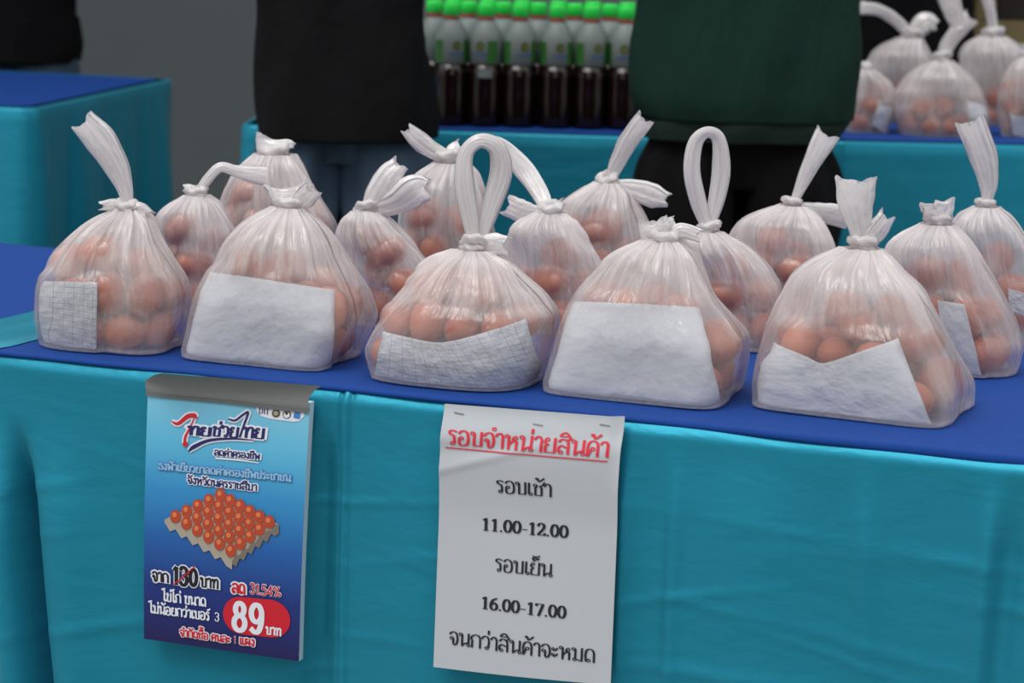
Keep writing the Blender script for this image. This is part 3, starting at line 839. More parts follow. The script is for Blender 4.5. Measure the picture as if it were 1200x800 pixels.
mo('tape_edge', np.vstack([r2[0], r2[1]]), [tuple(reversed(q)) for q in grid_faces(2, 40)], M['tape_dark'], tp_)

# ---------------------------------------------------------------- eggs
def egg_mesh():
    V, F = [], []
    nu, nv = 20, 14
    for i in range(nv + 1):
        t = math.pi * i / nv
        z = 0.0270 * math.cos(t)
        r = 0.0212 * math.sin(t) * (1 - 0.10 * math.cos(t))
        for j in range(nu):
            a = 2 * math.pi * j / nu
            V.append((r * math.cos(a), r * math.sin(a), z))
    F = grid_faces(nv + 1, nu, wrap=True)
    me = bpy.data.meshes.new('egg')
    me.from_pydata(V, [], F); me.update()
    bm = bmesh.new(); bm.from_mesh(me); bmesh.ops.remove_doubles(bm, verts=bm.verts, dist=1e-5); bm.to_mesh(me); bm.free()
    me.polygons.foreach_set('use_smooth', [True] * len(me.polygons))
    me.materials.append(M['egg'])
    return me
EGG = egg_mesh()
ALL_EGGS = []                                # (pixel size, matrix, label, group)

def superr(th, a, b, n):
    return (np.abs(np.cos(th) / a) ** n + np.abs(np.sin(th) / b) ** n) ** (-1.0 / n)

TH_ = np.linspace(0, 2 * np.pi, 180, endpoint=False)
def proj_half(a, b, n, ps):                   # half-width of the turned cross-section across the view
    r = superr(TH_, a, b, n)
    return np.max(np.abs(r * (np.cos(TH_) * math.cos(ps) + np.sin(TH_) * math.sin(ps))))

class Bag:
    NT, NV = 160, 84
    def __init__(self, spec, seed):
        self.sp = spec; self.rng = np.random.RandomState(seed)
        prof = spec['prof']; zt = spec.get('z', ZT + .002)
        gx, gy = spec['base']
        self.G = on_z(gx, gy, zt)
        Y = self.G[1]; self.Y = Y; self.zt = zt
        self.psi = spec.get('psi', YAW)
        zs, cx, hw = [], [], []
        for (y, xl, xr) in prof:
            a, b = on_y(xl, y, Y), on_y(xr, y, Y)
            zs.append((a[2] + b[2]) / 2 - zt); cx.append((a[0] + b[0]) / 2); hw.append((b[0] - a[0]) / 2)
        zs, cx, hw = zs[::-1], cx[::-1], hw[::-1]      # from the bottom up
        if zs[0] > 0.004:
            zs = [0.0] + zs; cx = [cx[0]] + cx; hw = [hw[0] * 0.97] + hw
        else:
            zs[0] = 0
        self.zs, self.cx, self.hw = map(np.array, (zs, cx, hw))
        self.H = self.zs[-1]
        self.tn = spec.get('n', 3.4)
        self.depth = spec.get('depth', .74)
        # sample
        t = np.linspace(0, 1, 60)
        z = t * self.H
        hwi = self.ip(z, self.hw)
        self.T = t
        self.n_t = 2.1 + (min(self.tn, 3.4) - 2.1) * (1 - sm(t, 0.1, 0.8)) + max(0, self.tn - 3.4) * (1 - sm(t, -.02, .45))
        ratio = self.depth + (1 - self.depth) * sm(t, .55, 1)
        aa = []
        for h_, n_, r_ in zip(hwi, self.n_t, ratio):
            k = h_ / proj_half(1.0, r_, n_, self.psi)
            aa.append(k)
        self.a_t = np.array(aa); self.b_t = self.a_t * ratio
        self.c_t = self.ip(z, self.cx)
    def ip(self, z, arr):
        # gentle smoothing of the piecewise profile
        zz = np.asarray(z, float); w = self.H * 0.035
        return sum(np.interp(zz + d * w, self.zs, arr) for d in (-1, -.5, 0, .5, 1)) / 5
    def sec(self, t):
        return (np.interp(t, self.T, self.c_t), np.interp(t, self.T, self.a_t), np.interp(t, self.T, self.b_t), np.interp(t, self.T, self.n_t))
    def local2w(self, x, y, z, c):
        ps = self.psi
        X = c + x * math.cos(ps) + y * math.sin(ps)
        Yw = self.Y - x * math.sin(ps) + y * math.cos(ps)
        return np.stack(np.broadcast_arrays(X, Yw, self.zt + z), -1)
    def smooth_pt(self, th, t, inset=0.0):
        c, a, b, n = self.sec(t)
        r = superr(th, a, b, n) - inset
        return self.local2w(r * np.cos(th), r * np.sin(th), t * self.H, c)
    # --- eggs settle inside the film
    def pack(self, count):
        rng = self.rng
        r0, hl = .0216, .0060
        mrg = .0085 if self.sp.get('slips') else .0045
        zz_ = np.linspace(0, self.sp.get('fill', .60) * self.H, 30); c_, a_, b_, n_ = self.sec(zz_ / self.H)
        vol = np.mean(4 * .93 * np.clip(a_ - mrg, 0, 1) * np.clip(b_ - mrg, 0, 1)) * zz_[-1]
        count = max(4, min(count, int(vol * .60 / 5.2e-5)))
        P = np.zeros((count, 2, 3))
        c0, a0, b0, n0 = self.sec(0.1)
        ctr = np.stack([rng.uniform(-.6, .6, count) * a0, rng.uniform(-.6, .6, count) * b0, rng.uniform(.03, .5, count) * self.H], -1)
        dr = rng.normal(size=(count, 3)); dr[:, 2] *= .5; dr /= np.linalg.norm(dr, axis=1)[:, None]
        P[:, 0] = ctr - dr * hl; P[:, 1] = ctr + dr * hl
        eid = np.repeat(np.arange(count), 2)
        same = eid[:, None] == eid[None, :]
        cb = self.sec(0.0)[0]
        cosp = math.cos(self.psi); sinp = math.sin(self.psi)
        for it in range(420):
            Q = P.reshape(-1, 3)
            Q[:, 2] -= .0016 if it < 300 else .0003
            for _ in range(2):
                D = Q[:, None] - Q[None]; L = np.linalg.norm(D, axis=2) + 1e-9
                ov = np.clip(2 * r0 - L, 0, None); ov[same] = 0
                Q += (D / L[..., None] * (ov * .27)[..., None]).sum(1)
                t = np.clip(Q[:, 2] / self.H, 0, 1)
                c, a, b, n = self.sec(t)
                # the section's centre drifts with height: account for the lean
                dx = c - cb
                x = Q[:, 0] - dx * cosp; y = Q[:, 1] - dx * sinp
                a = np.maximum(a - r0 - mrg, .004); b = np.maximum(b - r0 - mrg, .004)
                k = (np.abs(x / a) ** n + np.abs(y / b) ** n) ** (1 / n)
                s_ = np.where(k > 1, 1 / k, 1)
                Q[:, 0] = x * s_ + dx * cosp; Q[:, 1] = y * s_ + dx * sinp
                Q[:, 2] = np.maximum(Q[:, 2], r0 + .001)
            P = Q.reshape(count, 2, 3)
            m_ = P.mean(1); d = P[:, 1] - P[:, 0]; d /= (np.linalg.norm(d, axis=1)[:, None] + 1e-9)
            P[:, 0] = m_ - d * hl; P[:, 1] = m_ + d * hl
        # leave out any egg the film could not hold
        Q = P.reshape(-1, 3); t = np.clip(Q[:, 2] / self.H, 0, 1); c, a, b, n = self.sec(t); dx = c - cb
        a = np.maximum(a - r0 - .002, .002); b = np.maximum(b - r0 - .002, .002)
        k = (np.abs((Q[:, 0] - dx * cosp) / a) ** n + np.abs((Q[:, 1] - dx * sinp) / b) ** n) ** (1 / n)
        bad = ((k - 1) * np.minimum(a, b) > .0015) | (Q[:, 2] > .80 * self.H)
        keep = ~bad.reshape(-1, 2).any(1)
        P = P[keep]
        self.eggs = P                          # local, measured from the base centre
        ctr = P.mean(1); d = P[:, 1] - P[:, 0]
        ps = self.psi
        out = []
        for c_, dd in zip(ctr, d):
            w = np.array([cb + c_[0] * math.cos(ps) + c_[1] * math.sin(ps), self.Y - c_[0] * math.sin(ps) + c_[1] * math.cos(ps), self.zt + c_[2]])
            dw = Vector((dd[0] * math.cos(ps) + dd[1] * math.sin(ps), -dd[0] * math.sin(ps) + dd[1] * math.cos(ps), dd[2]))
            q = dw.to_track_quat('Z', 'Y')
            out.append((w, q))
        self.egg_w = out
        return out
    # --- the film
    def build(self):
        sp, rng = self.sp, self.rng
        NT, NV = sp.get('res', (self.NT, self.NV))
        th = np.linspace(0, 2 * np.pi, NT, endpoint=False)
        tv = np.linspace(0, 1, NV) ** 0.92
        TH, T = np.meshgrid(th, tv)
        c, a, b, n = self.sec(T)
        r = superr(TH, a, b, n)
        H = self.H
        # egg contact: how far the nearest egg lies behind the film
        cb = self.sec(0.0)[0]
        Z = T * H
        rs = np.full_like(r, -1.0)
        cosp, sinp = math.cos(self.psi), math.sin(self.psi)
        dx = c - cb
        ct, st = np.cos(TH), np.sin(TH)
        for e_ in self.eggs.reshape(-1, 3):
            ex, ey, ez = e_[0] - dx * cosp, e_[1] - dx * sinp, e_[2]
            al = ex * ct + ey * st
            pe2 = (ex ** 2 + ey ** 2 - al ** 2) + (Z - ez) ** 2
            hh = .0222 ** 2 - pe2
            hit = np.where((hh > 0) & (al > 0), al + np.sqrt(np.clip(hh, 0, None)), -1)
            rs = np.maximum(rs, hit)
        gap = np.where(rs > 0, r - rs, 0.03)
        gap = np.clip(gap, 0, .03)
        for _ in range(4):
            gap = (gap + np.roll(gap, 1, 1) + np.roll(gap, -1, 1) + np.vstack([gap[1:], gap[-1:]]) + np.vstack([gap[:1], gap[:-1]])) / 5
        mask = np.ones_like(r)
        for pt in getattr(self, 'slip_regions', []):
            t0, t1, w0, w1 = pt
            d_ = (TH - w0) % (2 * np.pi)
            span = (w1 - w0) % (2 * np.pi)
            inside = sm(d_, -.12, .05) * (1 - sm(d_, span - .05, span + .12)) * (1 - sm(T, t1 - .02, t1 + .08)) * sm(T, t0 - .08, t0)
            mask *= 1 - inside
        eggtop = (self.eggs[..., 2].max() + .02) / H
        low = 1 - sm(T, eggtop - .1, eggtop + .12)
        dip = np.clip(gap - .0015, 0, .0065) * mask * low * (.55 + .45 * np.sin(TH * 5 + rng.uniform(0, 6)))
        r = r - np.clip(dip, 0, .0065)
        # pleats running down from the knot
        amp = np.zeros_like(r); lay = np.zeros_like(r)
        nk = sp.get('pleats', 30)
        for k in range(nk):
            t0 = rng.uniform(0, 2 * np.pi); L_ = rng.uniform(.25, .95); w = rng.uniform(.035, .10)
            dr = rng.uniform(-.35, .35); A = rng.uniform(.4, 1.0)
            x = (TH - t0 - dr * (1 - T) + np.pi) % (2 * np.pi) - np.pi
            x = x * (0.45 + 0.55 * np.clip(r / .06, 0, 2))          # width in space rather than angle
            wv = np.exp(-np.abs(x / w) ** 1.1)
            fall = sm(T, 1 - L_, 1 - L_ * .45)
            amp += A * wv * fall; lay += wv * fall * A
        rel = np.minimum(.0060, .22 * r)
        r = r + rel * (amp - .55 * sm(T, .2, .9)) * (1 - .35 * mask * low) * (.25 + .75 * mask)
        # broad slack undulation
        for k in range(5):
            r = r + .0022 * rng.uniform(.3, 1) * np.sin(TH * rng.randint(2, 7) + rng.uniform(0, 6) + T * rng.uniform(-5, 5)) * sm(T, .05, .4) * (1 - sm(T, .8, 1)) * (.2 + .8 * mask)
        r = np.where(rs > 0, np.maximum(r, np.minimum(rs + .0014, r + .007)), r)
        r = np.maximum(r, .004)
        P = self.local2w(r * ct, r * st, Z, c)
        # pinch the base edge round and close it underneath
        V = [P.reshape(-1, 3)]
        c0, a0, b0, n0 = self.sec(0.0)
        base = []
        F = grid_faces(NV, NT, wrap=True)
        for kk, (sc, dz) in enumerate(((.965, -.0006), (.8, -.001), (.4, -.001))):
            rr = r[0] * sc
            base.append(self.local2w(rr * ct[0], rr * st[0], np.full(NT, .0015 + dz), c0))
        nb = NV * NT
        V += base
        prev = 0
        for kk in range(3):
            o0 = nb + kk * NT
            for j in range(NT):
                k2 = (j + 1) % NT
                F.append((prev + j, o0 + j, o0 + k2, prev + k2))
            prev = o0
        F.append(tuple(reversed(range(prev, prev + NT))))
        V = np.vstack(V)
        uvs = np.vstack([np.stack([TH / (2 * np.pi), T], -1).reshape(-1, 2)] + [np.stack([th / (2 * np.pi), 0 * th], -1)] * 3)
        # film layers: clearer where it lies on an egg, denser where it gathers
        contact = (1 - sm(gap, .003, .020)) * low
        o_min, o_mid = sp.get('opac', (.10, .34))
        L0 = o_mid + (o_min - o_mid) * contact
        L0 = np.minimum(L0, L0 * mask + .17 * (1 - mask))
        L0 = L0 + .16 * sm(T, .40, .80) + .35 * sm(T, .88, 1.0) + .22 * np.clip(lay, 0, 1.3) * (.35 + .65 * T) * mask
        L0 = L0 + .22 * (1 - sm(T, 0, .05))
        L0 = np.clip(L0, .1, .93)
        layers = np.concatenate([L0.ravel(), np.full(3 * NT, .4)])
        root = empty('egg_bag', self.local2w(0, 0, 0, c0))
        self.root = root
        tag(root, sp['label'], 'bag', sp['group'])
        o = mo('bag_body', V, F, M['film'], root, uvs=uvs)
        at = o.data.attributes.new('layers', 'FLOAT', 'POINT'); at.data.foreach_set('value', layers.astype(np.float32))
        if 'bmat' in sp: pass
        self.knot()
        for h in sp.get('handles', []): self.ribbon(h)
        return root
    def knot(self):
        """a lumpy overhand knot of gathered film"""
        sp, rng = self.sp, self.rng
        kx, ky, kw = sp['knot']
        C = on_y(kx, ky, self.Y); R = kw * .5 * self.Y / FPX
        V, F, UV = [], [], []
        for q in range(3):
            ax = rng.normal(size=3) * [.25, .25, .15] + [0, 0, 1]; ax /= np.linalg.norm(ax)
            e1 = np.cross(ax, [1, .2, .1]); e1 /= np.linalg.norm(e1); e2 = np.cross(ax, e1)
            R1, R2 = R * (.50 + .1 * q), R * .46
            cc = C + np.array([rng.uniform(-.15, .15) * R, rng.uniform(-.15, .15) * R, (q - 1) * R * .45])
            n1, n2 = 28, 14
            base = sum(len(x) for x in V)
            A, B = np.meshgrid(np.linspace(0, 2 * np.pi, n1, endpoint=False), np.linspace(0, 2 * np.pi, n2, endpoint=False), indexing='ij')
            cr = R2 * (1 + .20 * np.sin(A * 5 + B * 2 + q) + .12 * np.sin(A * 11 + B * 3))
            pos = cc + (np.cos(A)[..., None] * e1 + np.sin(A)[..., None] * e2) * (R1 + cr * np.cos(B))[..., None] + ax * (cr * np.sin(B) * .8)[..., None]
            V.append(pos.reshape(-1, 3)); UV.append(np.stack([A / 6.28 * .3, B / 6.28 * .3], -1).reshape(-1, 2))
            for i in range(n1):
                for j in range(n2):
                    F.append((base + i * n2 + j, base + ((i + 1) % n1) * n2 + j, base + ((i + 1) % n1) * n2 + (j + 1) % n2, base + i * n2 + (j + 1) % n2))
        V = np.vstack(V)
        o = mo('knot', V, F, M['film_handle'], self.root, uvs=np.vstack(UV))
        at = o.data.attributes.new('layers', 'FLOAT', 'POINT'); at.data.foreach_set('value', np.full(len(V), .66, np.float32))
    def ribbon(self, h):
        """a flattened, creased tube of film: a carrier handle or a loose tail"""
        rng = self.rng
        name, pts, opac = h[0], h[1], (h[2] if len(h) > 2 else .5)
        dep = np.linspace(0, rng.uniform(-.012, .012), len(pts))
        if len(h) > 3: dep = np.array(h[3])
        C = np.array([on_y(p[0], p[1], self.Y + d) for p, d in zip(pts, dep)])
        wd = np.array([p[2] for p in pts]) * self.Y / FPX / 2
        K = 7
        Cc = catmull(C, K); w = catmull(np.stack([wd, wd * 0], -1), K)[:, 0]
        n = len(Cc); m = 44
        T = np.gradient(Cc, axis=0); T /= np.linalg.norm(T, axis=1)[:, None]
        view = np.array([0, 1., -.15]); view /= np.linalg.norm(view)
        side = np.cross(T, view); side /= np.linalg.norm(side, axis=1)[:, None]
        nrm = np.cross(side, T)
        u = np.linspace(0, 1, n)
        tw = rng.uniform(-.35, .35) * np.sin(u * np.pi * rng.uniform(.6, 1.6))
        sd = side * np.cos(tw)[:, None] + nrm * np.sin(tw)[:, None]; nm = -side * np.sin(tw)[:, None] + nrm * np.cos(tw)[:, None]
        ph = np.linspace(0, 2 * np.pi, m, endpoint=False)
        th = np.clip(w * .42, .003, .010)
        rr = np.ones((n, m)); pl = np.zeros((n, m))
        for k in range(9):
            f_ = rng.randint(3, 15); p_ = rng.uniform(0, 6.28); s_ = rng.uniform(-2.5, 2.5)
            wv = np.sin(f_ * ph[None] + p_ + s_ * u[:, None]); rr += .055 * wv; pl += .12 * np.clip(wv, 0, 1)
        rr *= (1 + .05 * np.sin(u * rng.uniform(14, 26) + rng.uniform(0, 6)))[:, None]
        X = np.cos(ph)[None] * w[:, None] * (1 + (rr - 1) * .4); Yy = np.sin(ph)[None] * th[:, None] * rr + (rr - 1) * th[:, None] * 1.4
        # loose ends are ragged
        if name == 'tail':
            e_ = sm(u, .8, 1.0)[:, None]
            Cc2 = Cc[:, None] + T[:, None] * (e_ * (.0035 * np.sin(ph * 2 + 1) + .0012 * np.sin(ph * 5))[None])[..., None]
        else:
            Cc2 = Cc[:, None]
        P = Cc2 + sd[:, None] * X[..., None] + nm[:, None] * Yy[..., None]
        V = P.reshape(-1, 3); F = grid_faces(n, m, wrap=True)
        F.append(tuple(range(m)))
        UVv = np.stack(np.broadcast_arrays(ph[None] / 6.28, u[:, None]), -1).reshape(-1, 2)
        o = mo('handle' if name != 'tail' else 'loose_end', V, F, M['film_handle'], self.root, uvs=UVv)
        lay = np.clip(opac + pl + .25 * (1 - sm(w[:, None], .004, .012)), .1, .9)
        at = o.data.attributes.new('layers', 'FLOAT', 'POINT'); at.data.foreach_set('value', lay.ravel().astype(np.float32))
    # --- paper slips tucked inside, following the film
    def slip(self, sl):
        px = sl['px']                        # corners TL, TR, BL, BR in the photograph
        th = np.linspace(-math.pi, math.pi, 721)[:-1]; tv = np.linspace(0, .95, 200)
        TH, T = np.meshgrid(th, tv)
        P = self.smooth_pt(TH, T, .0032)
        c_, a_, b_, n_ = self.sec(T)
        pp = project(P)
        # keep only the side turned to the camera
        Nv = np.stack([np.cos(TH) * math.cos(self.psi) + np.sin(TH) * math.sin(self.psi), -np.cos(TH) * math.sin(self.psi) + np.sin(TH) * math.cos(self.psi), 0 * TH], -1)
        vis = (Nv @ np.array([self.G[0] * .0, self.Y, 0])) < (.25 * self.Y)
        pv = pp[vis]; tv_, thv = T[vis], TH[vis]
        n, m = 26, 22
        pts = []
        top = catmull(sl.get('top', [px[0], px[1]]), 12) if 'top' in sl else None
        bot = catmull(sl['bot'], 12) if 'bot' in sl else None
        for j in range(m):
            v = j / (m - 1)
            for i in range(n):
                u = i / (n - 1)
                def al(arr, a, b):
                    if arr is None: return np.array(a) * (1 - u) + np.array(b) * u
                    k = u * (len(arr) - 1); i0 = min(int(k), len(arr) - 2); return arr[i0] * (1 - k + i0) + arr[i0 + 1] * (k - i0)
                pts.append(al(top, px[0], px[1]) * (1 - v) + al(bot, px[2], px[3]) * v)
        pts = np.array(pts)
        d = ((pv[None, :, :] - pts[:, None, :]) ** 2).sum(-1)
        idx = np.argsort(d, axis=1)[:, :4]
        tt = tv_[idx[:, 0]]; hh = thv[idx[:, 0]]
        # smooth the looked-up parameters over the patch
        A = np.stack([np.cos(hh), np.sin(hh), tt], -1).reshape(m, n, 3)
        for _ in range(10):
            for ax_ in (A[0], A[-1], A[:, 0], A[:, -1]):
                ax_[1:-1] = (ax_[:-2] + ax_[1:-1] * 2 + ax_[2:]) / 4
            B = np.pad(A, ((1, 1), (1, 1), (0, 0)), mode='edge')
            B2 = (A * 2 + B[:-2, 1:-1] + B[2:, 1:-1] + B[1:-1, :-2] + B[1:-1, 2:]) / 6
            B2[0, :] = A[0, :]; B2[-1, :] = A[-1, :]; B2[:, 0] = A[:, 0]; B2[:, -1] = A[:, -1]; A = B2
        if self.sp['group'] == FG:            # the slip stands on the bottom of the bag
            t_ = A[..., 2]; lo = t_[-1:, :].copy(); kk_ = np.linspace(0, 1, m)[:, None] ** 2
            A[..., 2] = t_ - (lo - .012) * kk_
        hh = np.arctan2(A[..., 1], A[..., 0]); tt = A[..., 2]
        rng = self.rng
        U, Vv = np.meshgrid(np.linspace(0, 1, n), np.linspace(0, 1, m))
        cr = np.zeros_like(U)
        for k in range(7):
            g = rng.normal(size=2); g /= np.linalg.norm(g); o_ = rng.uniform(.2, .8)
            cr += rng.uniform(.0004, .0012) * np.abs((U - o_) * g[0] + (Vv - rng.uniform(.2, .8)) * g[1]) * 4
        ins = .0032 + np.clip(cr, 0, .003) * (.5 if sl.get('flat') else 1)
        c_, a_, b_, n_ = self.sec(tt)
        rr = superr(hh, a_, b_, n_) - ins
        P = self.local2w(rr * np.cos(hh), rr * np.sin(hh), np.maximum(tt * self.H, .003), c_)
        uvs = np.stack([U * sl.get('asp', 1.6), Vv], -1).reshape(-1, 2)
        o = mesh_obj('paper_slip', P.reshape(-1, 3), grid_faces(m, n), M['slip_printed' if sl.get('printed') else 'slip'], uvs=uvs)
        so = o.modifiers.new('thickness', 'SOLIDIFY'); so.thickness = .0002
        tag(o, sl['label'], 'paper', 'paper slips inside the egg bags')
        hmod = np.mod(hh, 2 * np.pi)
        mid = np.arctan2(A[..., 1].mean(), A[..., 0].mean())
        rel = (hh - mid + np.pi) % (2 * np.pi) - np.pi
        self.slip_regions = getattr(self, 'slip_regions', []) + [(tt.min(), tt.max(), (mid + rel.min()) % (2 * np.pi), (mid + rel.max()) % (2 * np.pi))]

